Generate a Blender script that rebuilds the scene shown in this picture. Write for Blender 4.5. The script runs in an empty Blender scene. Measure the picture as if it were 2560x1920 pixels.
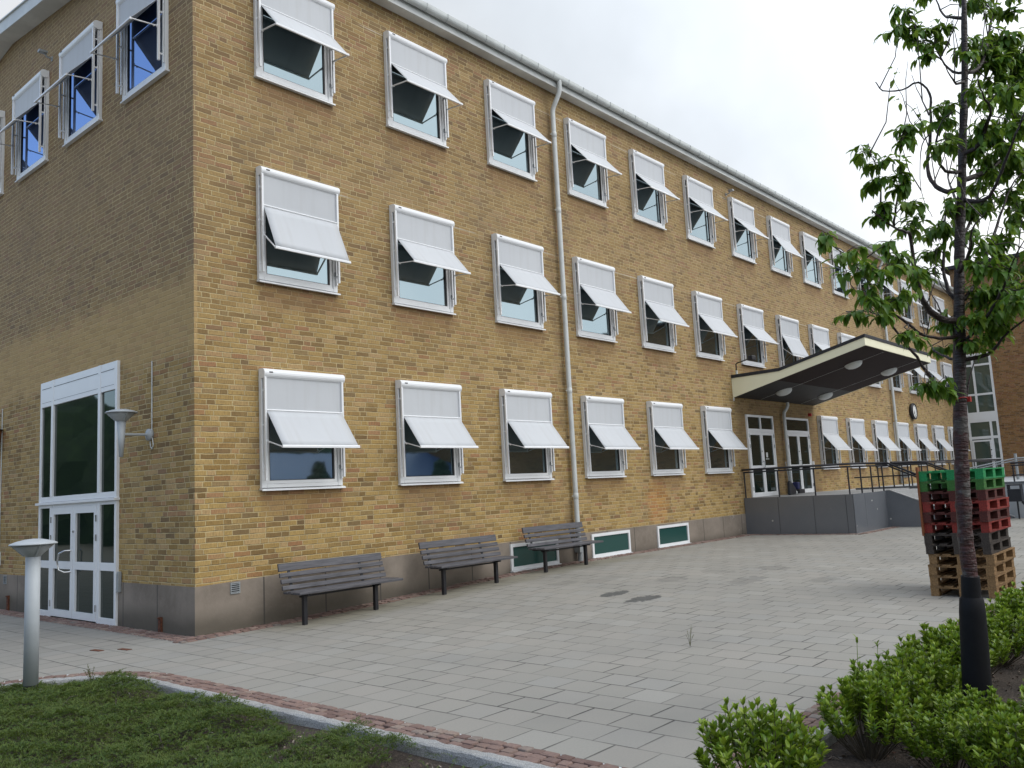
import bpy, bmesh, math, random, mathutils
from mathutils import Vector, Matrix
C = bpy.context.scene.collection
PI = math.pi
R_ = math.radians

# ------------------------------------------------------------------ helpers
class MB:
    """collects shapes and links them as ONE mesh object"""
    def __init__(s): s.v = []; s.f = []; s.m = []; s.sm = []; s.cur = 0
    def add(s, vs, fs, smooth=False):
        n = len(s.v); s.v += [tuple(v) for v in vs]
        for f in fs: s.f.append(tuple(i + n for i in f)); s.m.append(s.cur); s.sm.append(smooth)
    def box(s, x0, x1, y0, y1, z0, z1):
        if x0 > x1: x0, x1 = x1, x0
        if y0 > y1: y0, y1 = y1, y0
        if z0 > z1: z0, z1 = z1, z0
        v = [(x0,y0,z0),(x1,y0,z0),(x1,y1,z0),(x0,y1,z0),(x0,y0,z1),(x1,y0,z1),(x1,y1,z1),(x0,y1,z1)]
        s.add(v, [(0,3,2,1),(4,5,6,7),(0,1,5,4),(1,2,6,5),(2,3,7,6),(3,0,4,7)])
    def bar(s, a, b, w, h=None, up=(0,0,1)):
        """rectangular bar from a to b"""
        h = h or w; a = Vector(a); b = Vector(b); d = (b-a).normalized(); u = Vector(up)
        if abs(d.dot(u)) > .99: u = Vector((0,1,0))
        r = d.cross(u).normalized(); u = r.cross(d).normalized()
        v = []
        for p in (a, b):
            for i, j in ((-1,-1),(1,-1),(1,1),(-1,1)): v.append(p + r*(i*w/2) + u*(j*h/2))
        s.add(v, [(0,1,2,3),(7,6,5,4),(0,4,5,1),(1,5,6,2),(2,6,7,3),(3,7,4,0)])
    def tube(s, pts, rad, n=10, caps=True):
        pts = [Vector(p) for p in pts]; rs = rad if isinstance(rad, (list, tuple)) else [rad]*len(pts)
        ref = None; vs = []; fs = []
        for i, p in enumerate(pts):
            d = (pts[min(i+1, len(pts)-1)] - pts[max(i-1, 0)]).normalized()
            if ref is None:
                ref = Vector((0,0,1)) if abs(d.z) < .9 else Vector((1,0,0))
            r = (ref - d*ref.dot(d)).normalized(); ref = r; u = d.cross(r)
            for k in range(n):
                a = 2*PI*k/n; vs.append(p + (r*math.cos(a) + u*math.sin(a))*rs[i])
        for i in range(len(pts)-1):
            for k in range(n):
                k2 = (k+1) % n; fs.append((i*n+k, i*n+k2, (i+1)*n+k2, (i+1)*n+k))
        s.add(vs, fs, True)
        if caps:
            m = len(pts)-1
            s.add([vs[k] for k in range(n)], [tuple(range(n-1, -1, -1))]); s.add([vs[m*n+k] for k in range(n)], [tuple(range(n))])
    def lathe(s, c, prof, n=28, axis='z', smooth=True):
        """prof: list of (radius, height)"""
        vs = []; fs = []
        for r, h in prof:
            for k in range(n):
                a = 2*PI*k/n; x, y = r*math.cos(a), r*math.sin(a)
                if axis == 'z': p = (c[0]+x, c[1]+y, c[2]+h)
                elif axis == 'y': p = (c[0]+x, c[1]+h, c[2]+y)
                else: p = (c[0]+h, c[1]+x, c[2]+y)
                vs.append(p)
        for i in range(len(prof)-1):
            for k in range(n):
                k2 = (k+1) % n; fs.append((i*n+k, i*n+k2, (i+1)*n+k2, (i+1)*n+k))
        s.add(vs, fs, smooth)
    def prism(s, poly, a, b, plane='xz'):
        """polygon in a plane, extruded between a and b along the third axis"""
        def P(p, t):
            return {'xz': (p[0], t, p[1]), 'yz': (t, p[0], p[1]), 'xy': (p[0], p[1], t)}[plane]
        n = len(poly); vs = [P(p, a) for p in poly] + [P(p, b) for p in poly]
        s.add(vs, [tuple(range(n)), tuple(range(2*n-1, n-1, -1))] + [(i, i+n, (i+1) % n + n, (i+1) % n) for i in range(n)])
    def build(s, name, mats, parent=None, loc=None, fix=True):
        me = bpy.data.meshes.new(name); me.from_pydata(s.v, [], s.f)
        for m in (mats if isinstance(mats, (list, tuple)) else [mats]): me.materials.append(m)
        me.polygons.foreach_set('material_index', s.m); me.polygons.foreach_set('use_smooth', s.sm)
        if fix:
            bm = bmesh.new(); bm.from_mesh(me); bmesh.ops.recalc_face_normals(bm, faces=bm.faces); bm.to_mesh(me); bm.free()
        o = bpy.data.objects.new(name, me); C.objects.link(o)
        if parent: o.parent = parent
        if loc: o.location = loc
        return o
def build_each(mb, name, mats, parent=None):
    """every separate piece collected in mb becomes an object of its own"""
    par = list(range(len(mb.v)))
    def find(i):
        while par[i] != i: par[i] = par[par[i]]; i = par[i]
        return i
    for f in mb.f:
        for i in f[1:]: par[find(i)] = find(f[0])
    groups = {}
    for k, f in enumerate(mb.f): groups.setdefault(find(f[0]), []).append(k)
    boxes = []   # pieces that touch stay together
    for g, fs in groups.items():
        ids = sorted({i for k in fs for i in mb.f[k]}); vs = [mb.v[i] for i in ids]
        boxes.append([[min(v[a] for v in vs)-.002 for a in range(3)], [max(v[a] for v in vs)+.002 for a in range(3)], fs])
    merged = True
    while merged:
        merged = False
        for i in range(len(boxes)):
            for j in range(i+1, len(boxes)):
                A, B = boxes[i], boxes[j]
                if all(A[0][a] <= B[1][a] and B[0][a] <= A[1][a] for a in range(3)):
                    boxes[i] = [[min(A[0][a], B[0][a]) for a in range(3)], [max(A[1][a], B[1][a]) for a in range(3)], A[2]+B[2]]; del boxes[j]; merged = True; break
            if merged: break
    out = []
    for lo, hi, fs in boxes:
        m = MB(); ids = sorted({i for k in fs for i in mb.f[k]}); mp = {i: n for n, i in enumerate(ids)}
        m.v = [mb.v[i] for i in ids]; m.f = [tuple(mp[i] for i in mb.f[k]) for k in fs]; m.m = [mb.m[k] for k in fs]; m.sm = [mb.sm[k] for k in fs]
        out.append(m.build(name, mats, parent))
    return out
def bevel(o, w=.004, seg=2):
    m = o.modifiers.new('bevel', 'BEVEL'); m.width = w; m.segments = seg; m.limit_method = 'ANGLE'; return o
def tag(o, label=None, cat=None, group=None, kind=None):
    if label: o['label'] = label
    if cat: o['category'] = cat
    if group: o['group'] = group
    if kind: o['kind'] = kind
    return o
def empty(name, loc=(0,0,0), rz=0):
    o = bpy.data.objects.new(name, None); C.objects.link(o); o.location = loc; o.rotation_euler.z = rz
    o.empty_display_size = .1; return o
def copy_tree(o, parent=None):
    c = o.copy(); C.objects.link(c)
    if parent: c.parent = parent
    for ch in [x for x in C.objects if x.parent == o]: copy_tree(ch, c)
    return c

# ------------------------------------------------------------------ materials
class NG:
    def __init__(s, name):
        s.mat = bpy.data.materials.new(name); s.mat.use_nodes = True; s.t = s.mat.node_tree; s.n = s.t.nodes
        s.b = s.n['Principled BSDF']; s.out = s.n['Material Output']
    def link(s, a, b): s.t.links.new(a, b)
    def new(s, k, **kw):
        n = s.n.new(k)
        for a, v in kw.items(): setattr(n, a, v)
        return n
    def m(s, op, a, b=None, c=None, clamp=False):
        n = s.new('ShaderNodeMath', operation=op, use_clamp=clamp)
        for i, x in enumerate((a, b, c)):
            if x is None: continue
            if isinstance(x, (int, float)): n.inputs[i].default_value = x
            else: s.link(x, n.inputs[i])
        return n.outputs[0]
    def pos(s):
        g = s.new('ShaderNodeNewGeometry'); return g.outputs['Position']
    def obj(s): return s.new('ShaderNodeTexCoord').outputs['Object']
    def sep(s, v):
        n = s.new('ShaderNodeSeparateXYZ'); s.link(v, n.inputs[0]); return n.outputs
    def com(s, x, y, z=0.0):
        n = s.new('ShaderNodeCombineXYZ')
        for i, a in enumerate((x, y, z)):
            if isinstance(a, (int, float)): n.inputs[i].default_value = a
            else: s.link(a, n.inputs[i])
        return n.outputs[0]
    def noise(s, v, scale, detail=3, rough=.5, out=0):
        n = s.new('ShaderNodeTexNoise'); n.inputs['Scale'].default_value = scale; n.inputs['Detail'].default_value = detail
        n.inputs['Roughness'].default_value = rough
        if v is not None: s.link(v, n.inputs['Vector'])
        return n.outputs[out]
    def white(s, v, out='Value', dim='3D'):
        n = s.new('ShaderNodeTexWhiteNoise', noise_dimensions=dim)
        s.link(v, n.inputs['W' if dim == '1D' else 'Vector']); return n.outputs[out]
    def ramp(s, v, stops, interp='LINEAR'):
        n = s.new('ShaderNodeValToRGB'); cr = n.color_ramp; cr.interpolation = interp
        while len(cr.elements) > 1: cr.elements.remove(cr.elements[-1])
        for i, (p, c) in enumerate(stops):
            e = cr.elements[0] if i == 0 else cr.elements.new(p)
            e.position = p; e.color = (c[0], c[1], c[2], 1) if isinstance(c, (tuple, list)) else (c, c, c, 1)
        s.link(v, n.inputs[0]); return n.outputs[0]
    def mix(s, f, a, b, mode='MIX'):
        n = s.new('ShaderNodeMix', data_type='RGBA', blend_type=mode)
        for sock, x in ((n.inputs[0], f), (n.inputs[6], a), (n.inputs[7], b)):
            if isinstance(x, (int, float)): sock.default_value = x
            elif isinstance(x, (tuple, list)): sock.default_value = (x[0], x[1], x[2], 1)
            else: s.link(x, sock)
        return n.outputs[2]
    def rng(s, v, a, b, c=0., d=1.):
        n = s.new('ShaderNodeMapRange', interpolation_type='SMOOTHSTEP')
        for i, x in enumerate((a, b, c, d)): n.inputs[i+1].default_value = x
        s.link(v, n.inputs[0]); return n.outputs[0]
    def bump(s, h, strength=.5, dist=.01):
        n = s.new('ShaderNodeBump'); n.inputs['Strength'].default_value = strength; n.inputs['Distance'].default_value = dist
        s.link(h, n.inputs['Height']); s.link(n.outputs[0], s.b.inputs['Normal'])
    def set(s, col=None, rough=None, metal=None, spec=None, ior=None):
        for k, x in (('Base Color', col), ('Roughness', rough), ('Metallic', metal), ('Specular IOR Level', spec), ('IOR', ior)):
            if x is None: continue
            if isinstance(x, (tuple, list)): s.b.inputs[k].default_value = (x[0], x[1], x[2], 1)
            elif isinstance(x, (int, float)): s.b.inputs[k].default_value = x
            else: s.link(x, s.b.inputs[k])
def simple(name, col, rough=.5, metal=0., var=.12, scale=9, bump=0., col2=None, obj=True, detail=4):
    g = NG(name); v = g.obj() if obj else g.pos()
    f = g.noise(v, scale, detail, .6)
    c2 = col2 or tuple(c*(1-var*2) for c in col)
    c = g.mix(g.rng(f, .35, .68), col, c2)
    g.set(c, rough, metal)
    if bump: g.bump(g.noise(v, scale*6, 4), bump, .01)
    return g.mat

def brick_mat(name, tint, mortar, dark=1.0):
    g = NG(name); P = g.pos(); x, y, z = g.sep(P)
    u0 = g.m('ADD', x, y)
    wn = g.sep(g.noise(P, 9, 2, .5, 1))
    u = g.m('ADD', u0, g.m('MULTIPLY', g.m('SUBTRACT', wn[0], .5), .02))
    v = g.m('ADD', z, g.m('MULTIPLY', g.m('SUBTRACT', wn[1], .5), .016))
    row = g.m('FLOOR', g.m('DIVIDE', v, .075)); fv = g.m('SUBTRACT', v, g.m('MULTIPLY', row, .075))
    off = g.m('MULTIPLY', g.white(row, dim='1D'), .655)
    uu = g.m('ADD', g.m('ADD', u, off), 50.0)
    cell = g.m('FLOOR', g.m('DIVIDE', uu, .655)); fu = g.m('SUBTRACT', uu, g.m('MULTIPLY', cell, .655))
    s1 = g.m('GREATER_THAN', fu, .262); s2 = g.m('GREATER_THAN', fu, .524)
    idx = g.m('ADD', s1, s2); loc = g.m('SUBTRACT', fu, g.m('MULTIPLY', idx, .262))
    w = g.m('SUBTRACT', .262, g.m('MULTIPLY', s2, .131))
    rid = g.com(g.m('ADD', g.m('MULTIPLY', cell, 3), idx), row, 0.)
    val = g.white(rid); wc = g.sep(g.white(rid, 'Color'))
    d = g.m('MINIMUM', g.m('MINIMUM', loc, g.m('SUBTRACT', w, loc)), g.m('MINIMUM', fv, g.m('SUBTRACT', .075, fv)))
    d = g.m('ADD', d, g.m('MULTIPLY', g.m('SUBTRACT', g.noise(P, 45, 3), .5), .007))
    mask = g.rng(d, .0035, .0085)
    t = tint
    col = g.ramp(val, [(0, t[0]), (.16, t[1]), (.40, t[2]), (.62, t[3]), (.80, t[4]), (.93, t[5]), (1, t[6])])
    big = g.noise(P, .8, 4, .6)
    col = g.mix(g.rng(big, .35, .7, .0, .45), col, t[3])
    # combed face: vertical grooves, per brick
    comb = g.noise(g.com(g.m('MULTIPLY', u0, 95), g.m('MULTIPLY', z, 14), 0.), 1.0, 2, .7)
    col = g.mix(g.rng(comb, .38, .66, 0, .42), col, (t[0][0]*.62, t[0][1]*.62, t[0][2]*.6), 'MIX')
    col = g.mix(g.m('MULTIPLY', g.rng(wc[1], .88, .97), .45), col, (.12, .085, .05))
    mo = g.mix(g.rng(g.noise(P, 3.1, 3), .3, .7), mortar, tuple(c*.72 for c in mortar))
    col = g.mix(mask, mo, col)
    sh = g.m('MULTIPLY', g.m('MULTIPLY', g.rng(fv, .0015, .004), g.rng(fv, .0125, .0085)), g.rng(g.noise(P, 6, 3), .42, .62))  # broken shadow line painted along the bottom edge of each course
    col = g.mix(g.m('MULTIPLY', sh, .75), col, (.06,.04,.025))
    # soot and damp: slightly darker large clouds, pale lime runs under the top-floor sills
    soot = g.noise(g.com(g.m('MULTIPLY', u0, .9), g.m('MULTIPLY', z, .35), 3.), 1.0, 5, .65)
    col = g.mix(g.rng(soot, .5, .78, 0, .42), col, (.17, .125, .075))
    rest = g
    return g, P, (x, y, z), u0, col, mask, comb
YB = [(.15,.088,.032),(.27,.168,.05),(.395,.262,.085),(.435,.295,.105),(.455,.305,.145),(.33,.155,.075),(.25,.155,.038)]

def mk_facade_brick():
    g, P, (x, y, z), u0, col, mask, comb = brick_mat('yellow_brick', YB, (.50,.40,.215))
    # older, browner and sootier brick higher up; the side wall is the most weathered above its renewed foot
    old = g.m('ADD', g.rng(g.m('ADD', z, g.m('MULTIPLY', g.noise(P, .7, 4), 3.)), 3.0, 8.8, .04, .40), g.m('MULTIPLY', g.m('LESS_THAN', x, .05), g.rng(g.m('ADD', z, g.m('MULTIPLY', g.noise(P, 2.0, 3), .8)), 4.9, 5.6, .04, .30)))
    col = g.mix(g.m('MULTIPLY', old, mask), col, (.20,.135,.085))
    # new lighter brickwork band over the side entrance, stained area beside it
    side = g.m('LESS_THAN', x, .05)
    band = g.m('MULTIPLY', side, g.m('MULTIPLY', g.rng(g.m('ADD', z, g.m('MULTIPLY', g.noise(P, 2.2, 3), .5)), 4.0, 4.2), g.rng(g.m('ADD', z, g.m('MULTIPLY', g.noise(P, 1.6, 3), .9)), 5.55, 5.2)))
    col = g.mix(g.m('MULTIPLY', band, .55), col, (.45, .31, .14))
    # rust coloured patch low on the long facade
    dx = g.m('MULTIPLY', g.m('SUBTRACT', x, 11.6), 1.1); dz = g.m('SUBTRACT', z, 1.25)
    rr = g.m('ADD', g.m('POWER', dx, 2.), g.m('POWER', dz, 2.))
    rr = g.m('ADD', rr, g.m('MULTIPLY', g.noise(P, 4, 5, .7), .9))
    col = g.mix(g.m('MULTIPLY', g.m('MULTIPLY', g.rng(rr, .95, .42), .38), g.rng(mask, 0, 1, .3, 1)), col, (.50, .20, .045))
    # reddish damp brick below the sills
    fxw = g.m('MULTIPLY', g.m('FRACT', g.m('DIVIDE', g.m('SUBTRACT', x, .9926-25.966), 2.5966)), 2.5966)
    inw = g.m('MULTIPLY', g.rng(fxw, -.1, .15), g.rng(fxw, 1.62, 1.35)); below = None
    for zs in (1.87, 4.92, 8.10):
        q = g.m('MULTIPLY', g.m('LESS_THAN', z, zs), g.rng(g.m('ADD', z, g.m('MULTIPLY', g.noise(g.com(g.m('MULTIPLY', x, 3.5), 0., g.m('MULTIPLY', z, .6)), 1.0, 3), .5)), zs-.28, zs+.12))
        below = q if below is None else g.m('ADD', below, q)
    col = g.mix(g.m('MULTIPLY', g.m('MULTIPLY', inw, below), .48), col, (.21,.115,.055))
    # thin pale lime line along two courses
    ln = g.m('ADD', g.m('LESS_THAN', g.m('ABSOLUTE', g.m('SUBTRACT', z, 6.615)), .008), g.m('LESS_THAN', g.m('ABSOLUTE', g.m('SUBTRACT', z, 9.79)), .008))
    ln = g.m('MULTIPLY', g.m('MULTIPLY', ln, g.m('GREATER_THAN', x, 2.3)), g.rng(g.noise(P, 1.3, 3), .42, .6))
    col = g.mix(g.m('MULTIPLY', ln, .6), col, (.6, .56, .48))
    # canopy shade painted around the porch doors; stains along the drainpipes, reddish under sills
    canopy_shade = g.m('MULTIPLY', g.m('MULTIPLY', g.rng(x, 15.6, 16.3), g.rng(x, 22.0, 21.3)), g.rng(g.m('ADD', z, g.m('MULTIPLY', g.noise(P, 1.5, 3), .8)), 4.6, 4.1))
    col = g.mix(g.m('MULTIPLY', canopy_shade, .55), col, (.15, .095, .045))
    for px in (8.25, 29.5):
        a = g.rng(g.m('ABSOLUTE', g.m('SUBTRACT', x, px-.12)), .30, .03)
        col = g.mix(g.m('MULTIPLY', a, g.m('MULTIPLY', g.rng(g.noise(P, 2.5, 4), .3, .7), .65)), col, (.17, .11, .055))
    g.set(col, .92); hb = g.m('ADD', mask, g.m('MULTIPLY', comb, -.35)); g.bump(hb, .8, .006)
    return g.mat
def mk_wing_brick():
    t = [tuple(a*b for a, b in zip(c, (.72, .56, .55))) for c in YB]
    g, P, xyz, u0, col, mask, comb = brick_mat('brown_brick', t, (.28,.22,.15))
    g.set(col, .92); g.bump(mask, .6, .006); return g.mat

def mk_pavers():
    g = NG('concrete_pavers'); P = g.pos(); x, y, z = g.sep(P)
    wn = g.sep(g.noise(P, 2.0, 2, .5, 1))
    X = g.m('ADD', g.m('ADD', x, 1.04 + .35*400), g.m('MULTIPLY', g.m('SUBTRACT', wn[0], .5), .014))
    row = g.m('FLOOR', g.m('DIVIDE', X, .35)); fx = g.m('SUBTRACT', X, g.m('MULTIPLY', row, .35))
    par = g.m('MULTIPLY', g.m('FRACT', g.m('MULTIPLY', row, .5)), .35)
    jit = g.m('MULTIPLY', g.m('SUBTRACT', g.white(row, dim='1D'), .5), .08)
    Y = g.m('ADD', g.m('ADD', g.m('ADD', y, 140.0 + .20), par), jit)
    col_i = g.m('FLOOR', g.m('DIVIDE', Y, .35)); fy = g.m('SUBTRACT', Y, g.m('MULTIPLY', col_i, .35))
    rid = g.com(row, col_i, 0.); wv = g.sep(g.white(rid, 'Color'))
    dx = g.m('MINIMUM', fx, g.m('SUBTRACT', .35, fx)); dy = g.m('MINIMUM', fy, g.m('SUBTRACT', .35, fy))
    nz = g.m('MULTIPLY', g.m('SUBTRACT', g.noise(P, 30, 3), .5), .005)
    jd = g.rng(g.noise(g.com(g.m('MULTIPLY', x, 1.1), g.m('MULTIPLY', y, 1.9), 4.), 1.0, 3), .36, .64, .45, 1.0)
    # joint width differs from joint to joint
    jw = g.m('MULTIPLY', g.rng(g.noise(g.com(g.m('MULTIPLY', x, 1.4), g.m('MULTIPLY', y, .9), 0.), 1.0, 3), .38, .66), .0055)
    dd = g.m('ADD', g.m('SUBTRACT', g.m('MINIMUM', dx, dy), jw), nz)
    mask = g.rng(dd, .0018, .0056)
    vo = g.new('ShaderNodeTexVoronoi'); vo.inputs['Scale'].default_value = 2.6; g.link(P, vo.inputs['Vector'])
    gum = g.m('LESS_THAN', vo.outputs['Distance'], .028)
    base = g.ramp(wv[0], [(0, (.250,.236,.206)), (.3, (.262,.248,.216)), (.6, (.276,.257,.224)), (.8, (.264,.254,.228)), (.93, (.280,.266,.233)), (1, (.300,.286,.254))])
    f = g.noise(P, 60, 4, .7); base = g.mix(g.rng(f, .3, .75, 0, .28), base, (.165,.165,.157))
    f2 = g.noise(P, .45, 5, .6); base = g.mix(g.rng(f2, .42, .75, 0, .4), base, (.165,.162,.150))
    base = g.mix(g.m('MULTIPLY', gum, .55), base, (.10,.098,.09))
    # green brown algae strip close to the wall (under the benches)
    alg = g.m('MULTIPLY', g.rng(g.m('ADD', y, g.m('MULTIPLY', g.noise(P, 1.8, 4), .7)), -.95, -.45), g.rng(x, .2, 1.4))
    alg = g.m('MULTIPLY', alg, g.rng(x, 11, 8.5))
    base = g.mix(g.m('MULTIPLY', alg, .55), base, (.15,.135,.085))
    # wet patches
    def spot(cx, cy, rx, ry, k, base, n=1.0):
        a = g.m('POWER', g.m('DIVIDE', g.m('SUBTRACT', x, cx), rx), 2.); b = g.m('POWER', g.m('DIVIDE', g.m('SUBTRACT', y, cy), ry), 2.)
        r = g.m('ADD', g.m('ADD', a, b), g.m('MULTIPLY', g.m('SUBTRACT', g.noise(P, 6.5, 5, .65), .5), 3.2*n))
        return g.mix(g.m('MULTIPLY', g.rng(r, 1.0, .72), k), base, (.07,.07,.066))
    for sp in [(4.86,-3.30,.34,.16,.95),(4.66,-3.93,.38,.17,.92),(6.5,-3.3,.35,.25,.30),(6.9,-4.4,.6,.22,.34),(7.7,-3.5,.3,.3,.22),(6.0,-2.3,.5,.2,.2),(7.6,-5.4,.4,.2,.26),(5.4,-1.9,.4,.2,.25),(8.6,-4.1,.4,.3,.3)]: base = spot(*sp, base)
    col = g.mix(g.m('MULTIPLY', g.m('SUBTRACT', 1.0, mask), jd), base, (.045,.042,.038))
    g.set(col, .85); hb = g.m('ADD', mask, g.m('MULTIPLY', f, .12)); hb = g.m('ADD', hb, g.m('MULTIPLY', wv[1], .25)); g.bump(hb, .55, .006)
    return g.mat
def mk_plinth():
    g = NG('plinth_concrete'); P = g.pos(); x, y, z = g.sep(P)
    c = g.mix(g.rng(g.noise(P, 1.1, 6, .65), .32, .7), (.25,.21,.172), (.155,.128,.102))
    c = g.mix(g.rng(g.noise(P, 14, 4, .7), .45, .7, 0, .3), c, (.25,.21,.175))
    # damp dirt rising from the paving
    zz = g.m('ADD', z, g.m('MULTIPLY', g.m('SUBTRACT', g.noise(P, 2.2, 5, .6), .5), .42))
    c = g.mix(g.m('MULTIPLY', g.rng(zz, .40, .08), .8), c, (.075,.065,.048))
    # vertical panel joints
    fx = g.m('FRACT', g.m('DIVIDE', g.m('SUBTRACT', g.m('ADD', x, g.m('MULTIPLY', y, 1.0)), -0.02), 1.052))
    j = g.m('LESS_THAN', g.m('ABSOLUTE', g.m('SUBTRACT', fx, .98)), .011)
    c = g.mix(g.m('MULTIPLY', j, .85), c, (.05,.045,.04))
    pale = g.m('MULTIPLY', g.rng(g.noise(P, 3.3, 5, .7), .57, .66), g.rng(x, 14.6, 15.6))
    c = g.mix(g.m('MULTIPLY', pale, .6), c, (.38,.36,.34))
    g.set(c, .9); g.bump(g.noise(P, 40, 4), .25, .006); return g.mat
def mk_sett():
    g = NG('red_granite_setts'); P = g.pos(); i = g.new('ShaderNodeNewGeometry').outputs['Random Per Island']
    c = g.ramp(i, [(0, (.12,.07,.058)), (.25, (.175,.112,.09)), (.5, (.22,.145,.12)), (.75, (.15,.095,.08)), (.9, (.27,.20,.16)), (1, (.16,.14,.125))])
    c = g.mix(g.rng(g.noise(P, 38, 4, .7), .4, .7, 0, .5), c, (.12,.08,.07)); g.set(c, .85); g.bump(g.noise(P, 60, 4), .5, .006); return g.mat
def mk_granite(name, a, b, sc=220, rough=.6):
    g = NG(name); P = g.pos(); f = g.noise(P, sc, 2, .8)
    c = g.mix(g.rng(f, .40, .62), a, b); c = g.mix(g.rng(g.noise(P, 1.6, 5, .6), .4, .75, 0, .35), c, tuple(q*.6 for q in a))
    g.set(c, rough); g.bump(g.m('ADD', g.m('MULTIPLY', f, .2), g.noise(P, 22, 4, .6)), .7, .012); return g.mat
def mk_slab():
    """dark granite cladding of the raised platform, with white bird marks"""
    g = NG('dark_granite_cladding'); P = g.pos()
    c = g.mix(g.rng(g.noise(P, 160, 2, .8), .4, .64), (.105,.112,.126), (.145,.153,.168))
    c = g.mix(g.rng(g.noise(P, 1.4, 5, .6), .4, .75, 0, .5), c, (.145,.152,.165))
    sp = g.new('ShaderNodeTexVoronoi'); sp.inputs['Scale'].default_value = 3.4; g.link(P, sp.inputs['Vector'])
    k = g.m('LESS_THAN', sp.outputs['Distance'], .085); k = g.m('MULTIPLY', k, g.m('GREATER_THAN', g.noise(P, 2.5, 1), .46))
    c = g.mix(k, c, (.4,.4,.38)); g.set(c, .22, ior=1.75); return g.mat
def mk_bark():
    g = NG('cherry_bark'); P = g.pos(); x, y, z = g.sep(P)
    v = g.com(g.m('MULTIPLY', x, 7), g.m('MULTIPLY', y, 7), g.m('MULTIPLY', z, 52)); f = g.noise(v, 1.0, 4, .6)
    c = g.mix(g.rng(f, .30, .62), (.070,.020,.019), (.032,.014,.013))
    c = g.mix(g.rng(f, .66, .72), c, (.20,.14,.12))
    c = g.mix(g.rng(g.noise(P, 9, 4, .6), .53, .62, 0, .85), c, (.085,.078,.072))
    up = g.rng(z, 1.6, 2.7); c = g.mix(g.m('MULTIPLY', up, .75), c, (.022,.017,.016))
    g.set(c, .55); g.bump(g.m('ADD', f, g.noise(P, 24, 3)), .9, .02); return g.mat
def mk_leaf(name, cols, trans=.35, rough=.45, patch=None):
    g = NG(name); i = g.new('ShaderNodeNewGeometry').outputs['Random Per Island']
    c = g.ramp(i, [(k/(len(cols)-1), q) for k, q in enumerate(cols)])
    if patch: c = g.mix(g.rng(g.noise(g.pos(), 2.3, 5, .65), .46, .64, 0, .85), c, patch); c = g.mix(g.rng(g.noise(g.pos(), 7.5, 3, .6), .62, .72, 0, .6), c, (.10,.075,.04))
    g.set(c, rough, spec=.35)
    tr = g.new('ShaderNodeBsdfTranslucent'); g.link(g.mix(.5, c, (.30,.42,.05)), tr.inputs[0])
    ms = g.new('ShaderNodeMixShader'); ms.inputs[0].default_value = trans
    g.link(g.b.outputs[0], ms.inputs[1]); g.link(tr.outputs[0], ms.inputs[2]); g.link(ms.outputs[0], g.out.inputs[0]); return g.mat
def mk_glass(name, base, ior, tint=(1,1,1), wav=.006, inside=False):
    g = NG(name); P = g.pos(); lo = g.rng(g.noise(P, .55, 3, .6), .42, .68)
    g.set(g.mix(lo, base, (.055,.05,.038)) if inside else base, .03, ior=ior)
    g.b.inputs['Specular Tint'].default_value = (*tint, 1)
    g.bump(g.noise(P, 1.3, 2), wav*10, .02); return g.mat
def mk_wood(name, a, b, rough=.8, ax=0):
    g = NG(name); v = g.obj(); x, y, z = g.sep(v)
    s = [5., 5., 5.]; s = [60., 60., 60.]; s[ax] = 3.
    w2 = g.noise(v, 11, 5, .7)
    f = g.noise(g.com(g.m('MULTIPLY', x, s[0]), g.m('MULTIPLY', y, s[1]), g.m('MULTIPLY', z, s[2])), 1.0, 4, .6)
    c = g.mix(g.rng(f, .3, .7), a, b); c = g.mix(g.rng(g.noise(v, 3.5, 4), .5, .75, 0, .5), c, tuple(q*.5 for q in b)); c = g.mix(g.rng(w2, .58, .70, 0, .45 if rough > .7 and ax == 0 else .1), c, (.17,.125,.085))
    g.set(c, rough, spec=.2 if rough > .7 else .5); g.bump(f, .4, .004); return g.mat
def mk_soil():
    g = NG('bed_soil'); P = g.pos()
    c = g.ramp(g.noise(P, 55, 5, .75), [(.3, (.018,.013,.010)), (.5, (.05,.036,.027)), (.63, (.10,.075,.058)), (.75, (.23,.20,.17))])
    g.set(c, .95); g.bump(g.noise(P, 40, 5, .7), 1., .03); return g.mat

M = {}
M['brick'] = mk_facade_brick(); M['brick2'] = mk_wing_brick(); M['paver'] = mk_pavers(); M['plinth'] = mk_plinth(); M['sett'] = mk_sett()
M['kerb'] = mk_granite('pale_granite', (.20,.20,.198), (.43,.43,.42), 130)
M['slab'] = mk_slab(); M['slablight'] = mk_granite('light_granite', (.30,.30,.30), (.38,.38,.375), 160)
M['bark'] = mk_bark()
M['leaf'] = mk_leaf('cherry_leaves', [(.055,.14,.014),(.09,.20,.02),(.045,.115,.014),(.14,.26,.026),(.07,.165,.02),(.21,.31,.035)])
M['shrubleaf'] = mk_leaf('shrub_leaves', [(.035,.075,.008),(.14,.24,.014),(.085,.165,.012),(.22,.33,.022),(.055,.11,.010),(.28,.36,.035),(.15,.25,.016)], .28, .36)
M['mat'] = mk_leaf('ground_cover_leaves', [(.022,.045,.009),(.042,.080,.012),(.030,.058,.009),(.066,.112,.016),(.09,.12,.02),(.05,.06,.02)], .2, .7, (.075,.105,.018))
M['dryleaf'] = mk_leaf('dry_stems', [(.13,.11,.06),(.09,.10,.04),(.16,.14,.09)], .2, .8)
M['glass'] = mk_glass('window_glass', (.010,.020,.022), 3.6, (.72,.91,1.0), inside=True)
M['glass_side'] = mk_glass('blue_sky_reflection_glass', (.010,.016,.045), 6.5, (.50,.66,1.0))  # blue of the reflected sky put into base colour and tint
M['glass_dark'] = mk_glass('entrance_glass', (.010,.018,.014), 1.5, (.85,1.,.95))
M['glass_green'] = mk_glass('basement_glass', (.018,.065,.058), 1.5, (.8,1,.95))
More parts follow.
